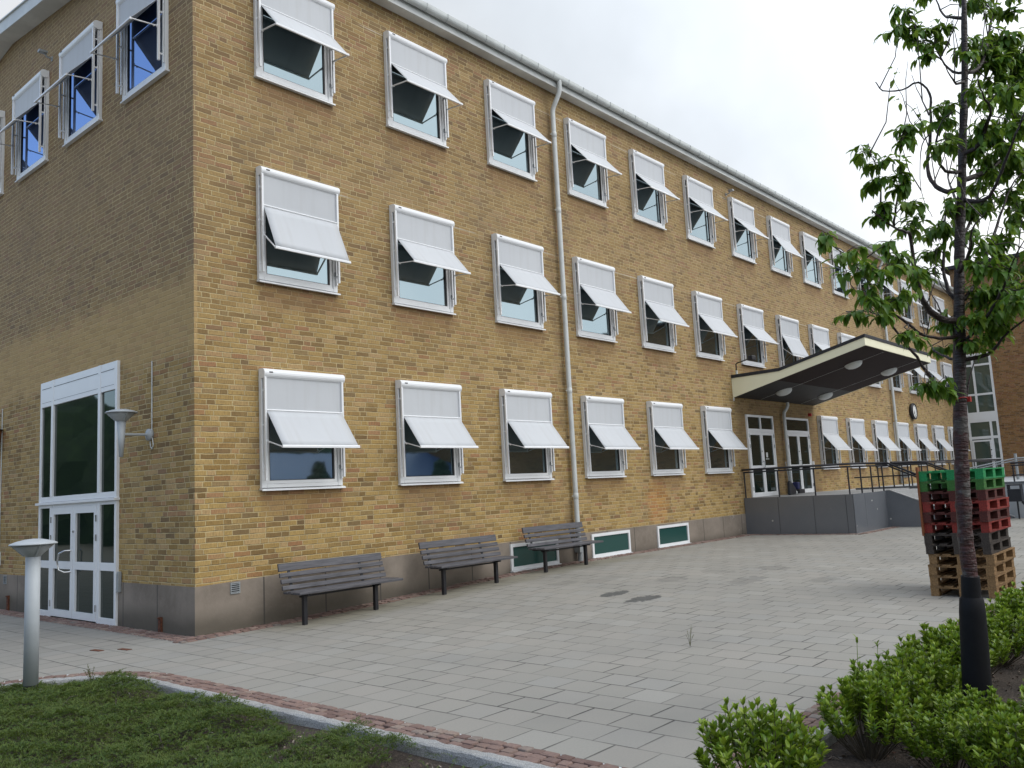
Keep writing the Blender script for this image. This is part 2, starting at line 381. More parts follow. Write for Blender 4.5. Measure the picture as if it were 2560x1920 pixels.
M['glass_green'].node_tree.nodes['Principled BSDF'].inputs['Roughness'].default_value = .15
M['glass_wing'] = mk_glass('stairwell_glass', (.06,.085,.07), 1.7)
M['white'] = simple('white_painted_frame', (.74,.75,.76), .38, var=.015, scale=2)
M['alu'] = simple('white_aluminium', (.75,.76,.775), .32, 0., var=.01, scale=2)
M['fabric'] = simple('grey_screen_fabric', (.49,.505,.525), .85, var=.012, scale=1.5)
def mk_fabric():
    g = NG('grey_screen_cloth'); v = g.obj(); x, y, z = g.sep(v)
    st = g.noise(g.com(g.m('MULTIPLY', x, 9), 0., g.m('MULTIPLY', z, .8)), 1.0, 4, .6); big = g.noise(g.pos(), .35, 2)
    c = g.mix(g.rng(st, .45, .75, 0, .35), (.50,.515,.535), (.41,.41,.405)); c = g.mix(g.rng(big, .4, .65, 0, .35), c, (.43,.445,.47))
    g.set(c, .85); g.bump(g.noise(v, 2.2, 2), .35, .03); return g.mat
M['fabric'] = mk_fabric()
M['gasket'] = simple('dark_gasket', (.03,.03,.032), .5)
M['whitetrim'] = simple('white_fascia', (.60,.62,.61), .5, var=.07, scale=2, obj=False)
M['soffit'] = simple('white_soffit', (.62,.62,.59), .6, var=.08, scale=2, obj=False)
M['gutter'] = simple('white_gutter', (.50,.53,.52), .4, var=.08, scale=3, obj=False)
M['pipe'] = simple('pipe_paint', (.55,.57,.56), .42, var=.07, scale=4, obj=False)
M['steelgrey'] = simple('grey_lacquered_metal', (.30,.32,.33), .45, .1, var=.06, scale=8)
M['lampgrey'] = simple('lamp_grey', (.37,.40,.425), .5, 0., var=.03, scale=6)
M['dark'] = simple('black_metal', (.022,.022,.026), .42, .2, var=.1)
M['rail'] = simple('black_railing_paint', (.010,.009,.014), .6, 0., var=.1)
M['chrome'] = simple('polished_steel', (.62,.62,.62), .18, 1., var=.03)
M['rubber'] = simple('black_drain_hose', (.007,.007,.009), .7, var=.15, scale=14)
M['rubber'].node_tree.nodes['Principled BSDF'].inputs['Specular IOR Level'].default_value = .25
M['slat'] = mk_wood('grey_stained_wood', (.105,.103,.115), (.05,.049,.056), .6, 0)
M['cream'] = simple('cream_panel', (.84,.81,.60), .5, var=.02, scale=1.5, obj=False)
M['soffitwood'] = mk_wood('brown_boarding', (.026,.010,.008), (.014,.006,.005), .75, 1)
M['soffitgrey'] = simple('dark_grey_boarding', (.024,.022,.022), .6, var=.15, scale=4)
M['roofing'] = simple('roofing_felt', (.028,.028,.034), .8, var=.2)
M['dome'] = simple('opal_dome', (.62,.64,.63), .35, var=.03)
M['rust'] = simple('rusty_steel', (.14,.045,.02), .85, var=.3, scale=30)
M['soil'] = mk_soil(); M['soffitgrey'].node_tree.nodes['Principled BSDF'].inputs['Specular IOR Level'].default_value = .3
M['clockface'] = simple('clock_face', (.8,.8,.78), .4, var=.02)
M['red'] = simple('red_plastic', (.42,.03,.025), .4, var=.05)
M['concretelight'] = simple('pale_render', (.42,.44,.46), .8, var=.12, scale=1.2, obj=False)
M['bluebag'] = simple('blue_plastic', (.015,.02,.09), .5)
M['bin'] = simple('black_plastic', (.012,.013,.018), .45)
M['stem'] = simple('shrub_stems', (.06,.045,.028), .8, var=.2)
for k, a, b in (('pwood', (.29,.18,.085), (.15,.088,.042)), ('pgrey', (.075,.062,.052), (.035,.029,.026)), ('pred', (.27,.042,.032), (.13,.025,.022)),
                ('pdred', (.105,.032,.027), (.05,.02,.018)), ('pgreen', (.03,.27,.095), (.02,.17,.06)), ('pdgreen', (.06,.17,.04), (.035,.10,.03)), ('porange', (.24,.085,.035), (.16,.06,.03))):
    M[k] = mk_wood(k+'_boards', a, b)
# ------------------------------------------------------------------ ground
def ss(t): t = max(0., min(1., t)); return t*t*(3-2*t)
def gz(x, y):
    return .19*max(ss(x/8.)*ss((y+8)/7.), ss((x-8)/7.))
def sheet(name, xs, ys, zf, m, kind='structure', label=None):
    mb = MB(); nx, ny = len(xs), len(ys)
    vs = [(x, y, zf(x, y)) for y in ys for x in xs]
    fs = [(j*nx+i, j*nx+i+1, (j+1)*nx+i+1, (j+1)*nx+i) for j in range(ny-1) for i in range(nx-1)]
    mb.add(vs, fs, True); o = mb.build(name, m, fix=False); tag(o, label, kind=kind); return o
def lin(a, b, n): return [a + (b-a)*i/n for i in range(n+1)]
sheet('paved_plaza', lin(-1.39, 20, 44)+[22, 30, 45, 100, 400], [-8.062]+lin(-7.5, 0, 20)+[3, 400], gz, M['paver'])
# paving west of the bed, up to the rounded kerb
KR, KCX, KCY = 1.15, -2.9, -2.2          # centre and radius of the rounded bed corner (outer kerb edge)
arc = [(KCX + (KR+.36)*math.sin(a), KCY + (KR+.36)*math.cos(a)) for a in lin(0, PI/2, 14)]
mb = MB(); poly = [(-400, KCY+KR+.36)] + arc + [(-1.39, 400), (-400, 400)]
mb.add([(x, y, 0) for x, y in poly], [tuple(range(len(poly)))]); o = mb.build('paved_plaza', M['paver'], fix=False)
bm = bmesh.new(); bm.from_mesh(o.data); bmesh.ops.triangulate(bm, faces=bm.faces); bmesh.ops.recalc_face_normals(bm, faces=bm.faces)
if sum(f.normal.z for f in bm.faces) < 0: bmesh.ops.reverse_faces(bm, faces=bm.faces)
bm.to_mesh(o.data); bm.free(); tag(o, kind='structure')
sheet('paved_plaza', [14, 22, 60, 400], [-400, -60, -8.062], lambda x, y: .0 if y < -9 else gz(x, y), M['paver'])
# soil of the planting bed (L shaped, around two sides of the plaza)
rnd = random.Random(3)
def soil_h(x, y):
    return -.055 + .03*math.sin(x*2.1+y*1.3)*math.cos(y*2.7-x)*.6
sheet('bed_soil', lin(-30, -9, 8)+lin(-8.5, -1.75, 40), lin(-14, KCY+KR+.1, 60), lambda x, y: soil_h(x, y) if y < -1.3 or x < -3 else -.07, M['soil'])
sheet('bed_soil', lin(-1.75, 14, 60), lin(-14, -8.36, 26), soil_h, M['soil'])
sheet('bed_soil', [-400, -30], [-400, 2], lambda x, y: -.1, M['soil']); sheet('bed_soil', [-30, 14], [-400, -14], lambda x, y: -.1, M['soil'])
# granite kerb and red sett border follow one path
def border_path(off):
    """points along the border, off metres outside of the kerb's inner line"""
    r = KR + off
    p = [(x, KCY+r) for x in lin(-12, KCX, 22)]
    p += [(KCX + r*math.sin(a), KCY + r*math.cos(a)) for a in lin(0, PI/2, 12)[1:]]
    ye = -8.42 + off
    p += [(KCX+r, y) for y in lin(KCY, ye, 20)[1:]]
    p += [(x, ye) for x in lin(KCX+r, 14, 44)[1:]]
    return p
def ribbon(mb, a, b, z0, z1):
    n = len(a)
    vs = [(x, y, z1) for x, y in a] + [(x, y, z1) for x, y in b] + [(x, y, z0) for x, y in a] + [(x, y, z0) for x, y in b]
    fs = []
    for i in range(n-1): fs += [(i, i+1, n+i+1, n+i), (i, 2*n+i, 2*n+i+1, i+1), (n+i, n+i+1, 3*n+i+1, 3*n+i)]
    mb.add(vs, fs)
mb = MB(); a, b = border_path(0), border_path(.11); rnd = random.Random(8)
def dense(p, st):
    out = []
    for (x0, y0), (x1, y1) in zip(p, p[1:]):
        n = max(1, int(math.hypot(x1-x0, y1-y0)/st)) if -6 < x0 < 7 else 1
        out += [(x0+(x1-x0)*i/n, y0+(y1-y0)*i/n) for i in range(n)]
    return out + [p[-1]]
def rough_kerb(mb, step=.035):
    rows = [(0, -.16), (0, -.01), (.006, .012), (.02, .020), (.055, .022), (.09, .020), (.106, .012), (.11, -.01), (.11, -.10)]
    paths = [dense(border_path(o), step) for o, z in rows]; n = min(len(p) for p in paths); vs = []
    base = dense(border_path(0), step)
    ref = border_path(0); L = [dense(border_path(o), step) for o in (0, .11)]
    # same parameter on every row: resample by fraction of the segment list
    def at(o):
        out = []
        for (a0, b0), (a1, b1), (c0, d0), (c1, d1) in zip(ref, ref[1:], border_path(o), border_path(o)[1:]):
            m = max(1, int(math.hypot(a1-a0, b1-b0)/step)) if -6 < a0 < 7 else 1
            out += [(c0+(c1-c0)*i/m, d0+(d1-d0)*i/m) for i in range(m)]
        return out + [border_path(o)[-1]]
    rows_p = [at(o) for o, z in rows]; n = len(rows_p[0])
    for r, (o, z) in enumerate(rows):
        for i, (x, y) in enumerate(rows_p[r]):
            q = Vector((x*9, y*9, r*1.7)); e = mathutils.noise.noise(q)*.007 + mathutils.noise.noise(q*3.1)*.004
            vs.append((x + e*.9, y + e*.9, z + (e if z > -.05 else 0)))
    mb.add(vs, [(r*n+i, r*n+i+1, (r+1)*n+i+1, (r+1)*n+i) for r in range(len(rows)-1) for i in range(n-1)], False)
rough_kerb(mb); k = mb.build('granite_kerb', M['kerb']); tag(k, kind='structure')
mb = MB(); ribbon(mb, border_path(.111), border_path(.362), -.1, -.010)
tag(mb.build('sett_bedding', M['soil']), kind='structure')
def sett(mb, cx, cy, ang, l, w, z, rnd, base=None):
    """one hand-cut stone, rounded and uneven on top"""
    ca, sa = math.cos(ang), math.sin(ang); vs = []
    c = [(-l/2, -w/2), (l/2, -w/2), (l/2, w/2), (-l/2, w/2)]
    c = [(p+rnd.uniform(-.008, .008), q+rnd.uniform(-.008, .008)) for p, q in c]
    h = rnd.uniform(-.003, .005)
    rings = [(.97, -.05), (.97, -.009+h), (.91, -.001+h), (.60, .0015+h)]
    for s, dz in rings:
        for i in range(8):
            p, q = c[i//2]; p2, q2 = c[(i//2+1) % 4]
            t = .10 if i % 2 == 0 else .90
            X, Y = (p+(p2-p)*t)*s, (q+(q2-q)*t)*s
            vs.append((cx + X*ca - Y*sa, cy + X*sa + Y*ca, z + dz + (rnd.uniform(-.002, .002) if dz > -.04 else 0)))
    fs = []
    for r in range(3):
        for i in range(8): fs.append((r*8+i, r*8+(i+1) % 8, (r+1)*8+(i+1) % 8, (r+1)*8+i))
    fs.append(tuple(range(24, 32))); mb.add(vs, fs, False)
mb = MB(); rnd = random.Random(5)
for kk, off in enumerate((.158, .243, .328)):
    p = border_path(off); d = 0; pos = rnd.uniform(0, .1)
    for i in range(len(p)-1):
        ax, ay = p[i]; bx, by = p[i+1]; L = math.hypot(bx-ax, by-ay)
        while pos < d + L:
            t = (pos-d)/L; x, y = ax+(bx-ax)*t, ay+(by-ay)*t; l = rnd.uniform(.095, .135)
            if -5 < x < 7: sett(mb, x, y, math.atan2(by-ay, bx-ax), l-.008, .079, .004, rnd)
            pos += l
        d += L
tag(mb.build('sett_border', M['sett'], fix=False), kind='structure')
# strip of the same setts along the foot of the building
mb = MB(); rnd = random.Random(6)
for r, yy in enumerate((-.07, -.17, -.27)):
    x = -.32 + rnd.uniform(0, .1)
    while x < 15.8:
        l = rnd.uniform(.10, .15)
        if not (r == 2 and rnd.random() < .0): sett(mb, x, yy + rnd.uniform(-.006, .006), rnd.uniform(-.06, .06), l-.012, .088, gz(x, yy)+.014, rnd)
        x += l
for r, xx in enumerate((-.07, -.17, -.27)):
    y = -.02
    while y < 9:
        l = rnd.uniform(.10, .15); sett(mb, xx, y, PI/2+rnd.uniform(-.06, .06), l-.012, .088, .010, rnd); y += l
for i in range(34): sett(mb, 15.86, -.1-.092*i, PI/2, .08, .10, .20, rnd); sett(mb, 15.74, -.1-.092*i, PI/2, .08, .10, .20, rnd)
for i in range(27): sett(mb, 16.0+.105*i, -3.08, 0, .09, .09, .20, rnd); sett(mb, 16.0+.105*i, -3.19, 0, .09, .09, .20, rnd)
tag(mb.build('sett_strip', M['sett'], fix=False), kind='structure')

# ------------------------------------------------------------------ school building
XE = 41.0; EZ = 10.36; RY = 7.2; RZ = 11.19; DEP = 14.4
bld = empty('school_building'); tag(bld, 'long three storey yellow brick building with a low pitched white eaved roof', 'building')
mb = MB(); poly = [(0, .50), (DEP, .50), (DEP, EZ), (RY, RZ), (0, EZ)]
mb.prism(poly, 0, XE+8, 'yz'); mb.build('wall', M['brick'], bld)
mb = MB()   # plinth: its top steps down a little towards the corner
for a, b, za, zb in ((-.012, 3.5, .64, .738), (3.5, 17, .738, .745)):
    mb.add([(a,-.012,-.3),(b,-.012,-.3),(b,.3,-.3),(a,.3,-.3),(a,-.012,za),(b,-.012,zb),(b,.3,zb),(a,.3,za)], [(0,3,2,1),(4,5,6,7),(0,1,5,4),(1,2,6,5),(2,3,7,6),(3,0,4,7)])
mb.box(-.012, .3, .301, 2.249, -.3, .64); mb.box(-.012, .3, 5.271, DEP, -.3, .64)
mb.build('plinth', M['plinth'], bld)
# eaves: front soffit, fascia, gutter with clips; gable verge on the left
mb = MB(); mb.box(-.30, XE, -.215, .0, EZ-.012, EZ+.01); mb.build('soffit', M['soffit'], bld)
mb = MB(); mb.box(-.30, XE, -.24, -.216, EZ-.03, EZ+.15); mb.build('fascia', M['whitetrim'], bld)
mb = MB(); n = 8
prof = [(-.245-.13*(1-math.cos(t))/2 - 0, EZ+.10+.115 - .115*math.sin(t)) for t in lin(0, PI, n)]
pr = [(-.246, EZ+.20)] + [(-.246-.065+.065*math.cos(t), EZ+.17-.085*math.sin(t)) for t in lin(0, PI, n)] + [(-.376, EZ+.21), (-.37, EZ+.21)]
mb.prism(pr, -.32, XE, 'yz'); gut = mb.build('gutter', M['gutter'], bld)
for i in range(78):
    mb = MB()
    x = .1 + .53*i; q = [(-.246-.065+.0675*math.cos(t), EZ+.17-.0875*math.sin(t)) for t in lin(.25, PI, n)]
    for k in range(len(q)-1): mb.bar((x, q[k][0], q[k][1]), (x, q[k+1][0], q[k+1][1]), .008, .002, (1,0,0))
    mb.bar((x, q[-1][0]-.002, q[-1][1]), (x, q[-1][0]-.002, EZ+.212), .008, .003, (1,0,0)); mb.build('gutter_clip', M['steelgrey'], gut)
mb = MB()   # roof slabs
for (ya, za, yb, zb) in ((-.24, EZ+.155, RY, RZ+.18), (RY, RZ+.18, DEP+.3, EZ+.12)):
    mb.add([(-.30,ya,za),(XE,ya,za),(XE,yb,zb),(-.30,yb,zb),(-.30,ya,za+.05),(XE,ya,za+.05),(XE,yb,zb+.05),(-.30,yb,zb+.05)], [(0,3,2,1),(4,5,6,7),(0,1,5,4),(1,2,6,5),(2,3,7,6),(3,0,4,7)])
mb.build('roof', M['roofing'], bld)
mb = MB()   # verge board and verge soffit on the gable
for (ya, za, yb, zb) in ((-.24, EZ-.03, RY, RZ-.01), (RY, RZ-.01, DEP+.3, EZ-.03)):
    mb.add([(-.33,ya,za),(-.305,ya,za),(-.305,yb,zb),(-.33,yb,zb),(-.33,ya,za+.24),(-.305,ya,za+.24),(-.305,yb,zb+.24),(-.33,yb,zb+.24)], [(0,3,2,1),(4,5,6,7),(0,1,5,4),(1,2,6,5),(2,3,7,6),(3,0,4,7)])
    mb.add([(-.36,ya,za+.24),(-.25,ya,za+.24),(-.25,yb,zb+.24),(-.36,yb,zb+.24),(-.36,ya,za+.262),(-.25,ya,za+.262),(-.25,yb,zb+.262),(-.36,yb,zb+.262)], [(0,3,2,1),(4,5,6,7),(0,1,5,4),(1,2,6,5),(2,3,7,6),(3,0,4,7)])
mb.build('verge_board', M['whitetrim'], bld)
mb = MB()
for (ya, za, yb, zb) in ((0, EZ-.0, RY, RZ-.0), (RY, RZ-.0, DEP, EZ-.0)):
    mb.add([(-.304,ya,za-.005),(-.002,ya,za-.005),(-.002,yb,zb-.005),(-.304,yb,zb-.005),(-.304,ya,za+.04),(-.002,ya,za+.04),(-.002,yb,zb+.04),(-.304,yb,zb+.04)], [(0,3,2,1),(4,5,6,7),(0,1,5,4),(1,2,6,5),(2,3,7,6),(3,0,4,7)])
mb.build('verge_soffit', M['soffit'], bld)

# windows ---------------------------------------------------------------
WX = [.9926 + 2.5966*i for i in range(15)]; WX = [x - (.05 if i > 7 else 0) for i, x in enumerate(WX)]
WZ = {1: 1.878, 2: 4.927, 3: 8.106}; WW = 1.44
def window_meshes():
    f = MB()   # fixed frame with jambs, head and bottom rail in two steps
    f.box(.00, .085, -.050, .02, .03, 1.64); f.box(1.335, 1.42, -.050, .02, .03, 1.64); f.box(.086, 1.334, -.050, .02, 1.56, 1.64); f.box(.086, 1.334, -.050, .02, .03, .085)
    s = MB()   # sash
    s.box(.088, .135, -.034, .015, .088, 1.555); s.box(1.285, 1.332, -.034, .015, .088, 1.555); s.box(.136, 1.284, -.034, .015, .088, .132); s.box(.136, 1.284, -.034, .015, 1.50, 1.555)
    l = MB()   # sill
    l.prism([(0,.028),(-.075,.012),(-.078,-.012),(-.068,-.012),(-.066,.0),(0,.0)], -.01, 1.455, 'yz')
    g = MB(); g.add([(.134,-.012,.13),(1.286,-.012,.13),(1.286,-.012,1.502),(.134,-.012,1.502)], [(0,1,2,3)])
    k = []   # hinge fittings on the jambs
    for z in (.28, 1.25): a = MB(); a.box(-.006, .02, -.062, -.051, z, z+.05); k.append(a)
    for z in (.28, 1.25): a = MB(); a.box(1.36, 1.385, -.066, -.051, z, z+.07); a.tube([(1.372,-.067,z+.01),(1.372,-.08,z+.03),(1.372,-.067,z+.06)], .006, 6); k.append(a)
    return f, s, l, g, k
wproto = {}
def make_window(x, z, side=False, rz=0, y=0):
    key = side
    if key not in wproto:
        f, s, l, g, k = window_meshes()
        w = f.build('window', M['white'], bld); bevel(w, .004, 1)
        s.build('sash', M['white'], w); l.build('sill', M['white'], w); g.build('pane', M['glass_side'] if side else M['glass'], w); [a.build('hinge', M['steelgrey'], w) for a in k]
        q = MB(); q.box(.1355, .150, -.028, -.0125, .1325, 1.4995); q.box(1.262, 1.2845, -.028, -.0125, .1325, 1.4995); q.box(.1505, 1.2615, -.026, -.0125, .1325, .142); q.build('gasket', M['gasket'], w)
        wproto[key] = w; w.location = (x, y, z); w.rotation_euler.z = rz; return w
    w = copy_tree(wproto[key], bld); w.location = (x, y, z); w.rotation_euler.z = rz; return w

# awnings: each one its own thing
def make_awning_parts(root):
    h = MB()   # rounded cassette
    pf = [(-.008, 1.630), (-.008, 1.750)] + [(-.095-.068*math.sin(t)+0, 1.678+.072*math.cos(t)) for t in lin(0, PI, 9)] + [(-.06, 1.606)]
    h.prism(pf, -.004, 1.428, 'yz'); hh = h.build('cassette', M['alu'], root)
    e = MB(); e.box(.075, .135, -.1655, -.162, 1.682, 1.700); e.build('badge', M['gasket'], hh)
    for i, x in enumerate((.018, 1.382)):
        g = MB(); g.box(x-.016, x+.016, -.152, -.118, .13 if i == 0 else .16, 1.625)
        gg = g.build('guide_rail', M['alu'], root)
        b = MB()
        for z in (.26, .92, 1.42): b.box(x-.008, x+.008, -.117, -.045, z, z+.025)
        b.box(x-(.03 if i == 0 else -.0), x+(.0 if i == 0 else .03), -.075, -.06, .14, 1.60)
        build_each(b, 'bracket', M['alu'], gg)
    f = MB(); f.box(.036, 1.364, -.121, -.117, 1.150, 1.640); f.build('upper_screen', M['fabric'], root)
    c = MB(); c.tube([(.034,-.140,1.140), (1.366,-.140,1.140)], .014, 10); c.build('crossbar', M['alu'], root)
def make_awning(x, z, ang, rz=0, y=0, proto={}):
    root = empty('awning', (x, y, z), rz)
    if 'p' not in proto: make_awning_parts(root); proto['p'] = root
    else:
        for ch in [o for o in C.objects if o.parent == proto['p'] and o.name.split('.')[0] in ('cassette', 'guide_rail', 'upper_screen', 'crossbar')]: copy_tree(ch, root)
    key = round(ang)
    if key not in proto:
        a = R_(ang); L = .415; ty, tz = -.135 - L*math.cos(a), .70 + L*math.sin(a)
        fb = MB(); n = 6; top = (-.140, 1.136); vs = []; nx = 10
        for j in range(n+1):
            t = j/n
            for i in range(nx+1):
                s = i/nx; sag = .010*math.sin(PI*t)*math.sin(PI*s)
                vs.append((.036 + 1.328*s, top[0]+(ty-top[0])*t + sag, top[1]+(tz+.012-top[1])*t - sag*.4))
        fb.add(vs, [(j*(nx+1)+i, j*(nx+1)+i+1, (j+1)*(nx+1)+i+1, (j+1)*(nx+1)+i) for j in range(n) for i in range(nx)], True)
        o1 = fb.build('drop_fabric', M['fabric']); m = o1.modifiers.new('thick', 'SOLIDIFY'); m.thickness = .003
        b = MB(); b.prism([(ty-.016,tz-.014),(ty+.014,tz-.014),(ty+.014,tz+.006),(ty-.004,tz+.026),(ty-.016,tz+.012)], .022, 1.378, 'yz'); o2 = b.build('front_bar', M['alu'])
        arms = []
        for xx in (.030, 1.370):
            a_ = MB(); a_.bar((xx,-.135,.70), (xx,ty,tz), .012, .024, (1,0,0)); a_.box(xx-.012, xx+.012, -.158, -.128, .675, .725); a_.tube([(xx-.012,-.2,.70+ (.065/L)*(tz-.70)-.012),(xx+.012,-.2,.70+(.065/L)*(tz-.70)-.012)], .010, 8)
            arms.append(a_.build('arm', M['alu']))
        proto[key] = [o1, o2] + arms; lst = proto[key]
        for o in lst: o.parent = root
    else:
        for o in proto[key]:
            c = o.copy(); C.objects.link(c); c.parent = root
    return root
ORD = ['first', 'second', 'third', 'fourth', 'fifth', 'sixth', 'seventh', 'eighth', 'ninth', 'tenth', 'eleventh', 'twelfth', 'thirteenth', 'fourteenth', 'fifteenth']
FL = {1: 'ground-floor', 2: 'middle-floor', 3: 'top-floor'}
ANG = {1: {}, 2: {0: -41, 1: -7, 2: -10, 3: -14, 4: -18, 5: -18, 6: -8, 7: -41}, 3: {7: -24}}
DEF = {1: -15, 2: -10, 3: -6}
def wname(fl, i):
    s = 'on the long facade'
    if fl == 1 and i >= 8: return 'white awning over the %s ground-floor window right of the porch doors' % ORD[i-8]
    if i == 0: return 'white awning over the %s window nearest the building corner, long facade' % FL[fl]
    low = ', lowered steeper' if ANG[fl].get(i, 0) < -20 else ''
    return 'white awning over the %s %s window from the corner on the long facade%s' % (ORD[i], FL[fl], low)
for fl in (1, 2, 3):
    for i, x in enumerate(WX):
        if fl == 1 and i in (6, 7): continue
        make_window(x, WZ[fl])
        t = make_awning(x, WZ[fl], ANG[fl].get(i, DEF[fl]) + ((i*7+fl*3) % 3 - 1))
        tag(t, wname(fl, i), 'awning', 'white drop-arm awnings on the long facade')
SY = [.694 + 1.44 + 2.269*i for i in range(5)]
for i, y in enumerate(SY):
    make_window(0, WZ[3], True, -PI/2, y)
    t = make_awning(0, WZ[3], -6, -PI/2, y)
    tag(t, 'white awning on the shaded left wall, %s window from the corner' % ORD[i] if i else 'white awning on the shaded left wall, over the window nearest the corner', 'awning', 'white drop-arm awnings on the shaded end wall')
# basement windows
for x0, x1 in ((6.255, 7.69), (8.836, 10.264), (11.42, 12.85)):
    z0, z1 = .215, .70; f = MB()
    f.box(x0, x0+.06, -.045, .02, z0, z1); f.box(x1-.06, x1, -.045, .02, z0, z1); f.box(x0+.061, x1-.061, -.045, .02, z1-.06, z1); f.box(x0+.061, x1-.061, -.045, .02, z0, z0+.06)
    f.box(x0-.01, x1+.015, -.085, .0, z0-.03, z0-.003)
    w = f.build('basement_window', M['white'], bld); g = MB(); g.add([(x0+.055,-.02,z0+.055),(x1-.055,-.02,z0+.055),(x1-.055,-.02,z1-.055),(x0+.055,-.02,z1-.055)], [(0,1,2,3)]); g.build('pane', M['glass_green'], w)

# porch doors on the long facade -----------------------------------------
def double_door(x0, x1, split_transom):
    z0, z1, zt = 1.172, 3.49, 3.05; xm = (x0+x1)/2
    f = MB(); f.box(x0, x0+.06, -.05, .02, z0, z1); f.box(x1-.06, x1, -.05, .02, z0, z1); f.box(x0+.061, x1-.061, -.05, .02, z1-.06, z1); f.box(x0+.061, x1-.061, -.05, .02, zt-.045, zt+.045)
    if split_transom: f.box(xm-.03, xm+.03, -.05, .02, zt+.046, z1-.061)
    d = f.build('porch_door', M['white'], bld)
    g = MB(); g.box(x0+.05, x1-.05, -.018, .0, z0+.05, z1-.05); g.build('pane', M['glass_dark'], d)
    for a, b in ((x0+.063, xm-.002), (xm+.002, x1-.063)):
        l = MB(); l.box(a, a+.085, -.04, -.02, z0, zt-.048); l.box(b-.085, b, -.04, -.02, z0, zt-.048)
        for za, zb in ((z0, z0+.12), (2.03-.075, 2.03+.02), (zt-.13, zt-.048)): l.box(a+.086, b-.086, -.04, -.02, za, zb)
        l.build('leaf', M['white'], d)
    h = MB(); h.tube([(xm-.04,-.041,1.98),(xm-.04,-.095,2.0),(xm-.04,-.1,2.15),(xm-.04,-.041,2.17)], .011, 8); h.tube([(xm-.04,-.041,2.45),(xm-.04,-.055,2.45)], .025, 10); build_each(h, 'handle', M['steelgrey'], d)
    h = MB()
    for z in (1.35, 2.55, 2.85): h.box(x0+.052, x0+.075, -.062, -.05, z, z+.10); h.box(x1-.075, x1-.052, -.062, -.05, z, z+.10)
    build_each(h, 'hinge', M['steelgrey'], d)
    return d
d1 = double_door(16.505, 18.24, True); double_door(19.11, 20.87, False)
mb = MB()   # small white pictogram notice on the glass
mb.box(17.62, 17.74, -.0205, -.0185, 2.28, 2.42); mb.box(17.58, 17.80, -.0205, -.0185, 2.22, 2.245); mb.box(17.66, 17.70, -.022, -.0206, 2.31, 2.39)
build_each(mb, 'notice', M['dome'], d1)

# tall glazed entrance in the left wall ---------------------------------
f = MB(); Y0, Y1 = 2.25, 5.27; X0 = -.045
f.box(X0, .02, Y0, Y0+.07, -.0, 3.99); f.box(X0, .02, Y1-.07, Y1, 0, 3.99)
f.box(X0, .02, Y0+.071, Y1-.071, 3.92, 3.99)
f.box(X0-.004, .0, Y0+.07, Y1-.07, 3.55, 3.92)
for y in (2.862, 4.72): f.box(X0-.010, .02, y-.045, y+.045, 1.99, 3.99)
f.box(X0, .02, Y0+.071, Y1-.071, 1.90, 1.99); f.box(X0-.05, .0, Y0-.03, Y1+.03, 1.855, 1.895)
for y in (2.862, 4.72): f.box(X0-.006, .02, y-.05, y+.05, .0, 1.854)
for y0, y1 in ((Y0+.071, 2.811), (4.771, Y1-.071)):
    f.box(X0, .02, y0, y1, 0, .10); f.box(X0, .02, y0, y1, .80, .92)
    f.box(X0, .02, y0, y1, 1.80, 1.854)
ent = f.build('entrance_glazing', M['white'], bld); bevel(ent, .003, 1)
ln = MB()
for a, b in ((Y0+.09, 2.80), (2.92, 4.66), (4.78, Y1-.09)): ln.box(X0-.008, X0-.003, a, b, 3.865, 3.873); 
for a, b in ((Y0+.09, 2.80), (2.92, 4.66), (4.78, Y1-.09)): ln.box(X0-.0062, X0-.003, a, b, 3.625, 3.629)
build_each(ln, 'panel_joint', M['gasket'], ent)
g = MB(); g.box(-.022, -.004, Y0+.05, Y1-.05, .05, 3.60); g.build('pane', M['glass_dark'], ent)
for y0, y1 in ((2.914, 3.782), (3.794, 4.668)):
    d = MB(); d.box(X0-.012, -.026, y0, y0+.09, .03, 1.80); d.box(X0-.012, -.026, y1-.09, y1, .03, 1.80)
    for za, zb in ((.03, .14), (.80, .92), (1.69, 1.80)): d.box(X0-.012, -.026, y0+.091, y1-.091, za, zb)
    d.build('door_leaf', M['white'], ent)
h = MB()
f2 = MB(); f2.box(X0, .0, 2.913, 4.669, 1.801, 1.854); f2.build('door_head', M['white'], ent)
for yy, s in ((3.85, 1), (3.74, -1)):
    if s == 1:
        h.tube([(X0-.012, yy, 1.10), (X0-.10, yy+.03, 1.10), (X0-.155, yy+.11, 1.06), (X0-.165, yy+.15, .93), (X0-.155, yy+.11, .80), (X0-.10, yy+.03, .76), (X0-.012, yy, .76)], .013, 10)
h.tube([(X0-.012, 3.745, 1.40),(X0-.03, 3.745, 1.40)], .022, 12)
build_each(h, 'handle', M['chrome'], ent)
h = MB()
for z in (.18, 1.25, 1.55, ):
    h.box(X0-.024, X0-.0121, 4.655, 4.685, z, z+.10); h.box(X0-.024, X0-.0121, 2.897, 2.927, z, z+.10)
build_each(h, 'hinge', M['chrome'], ent)
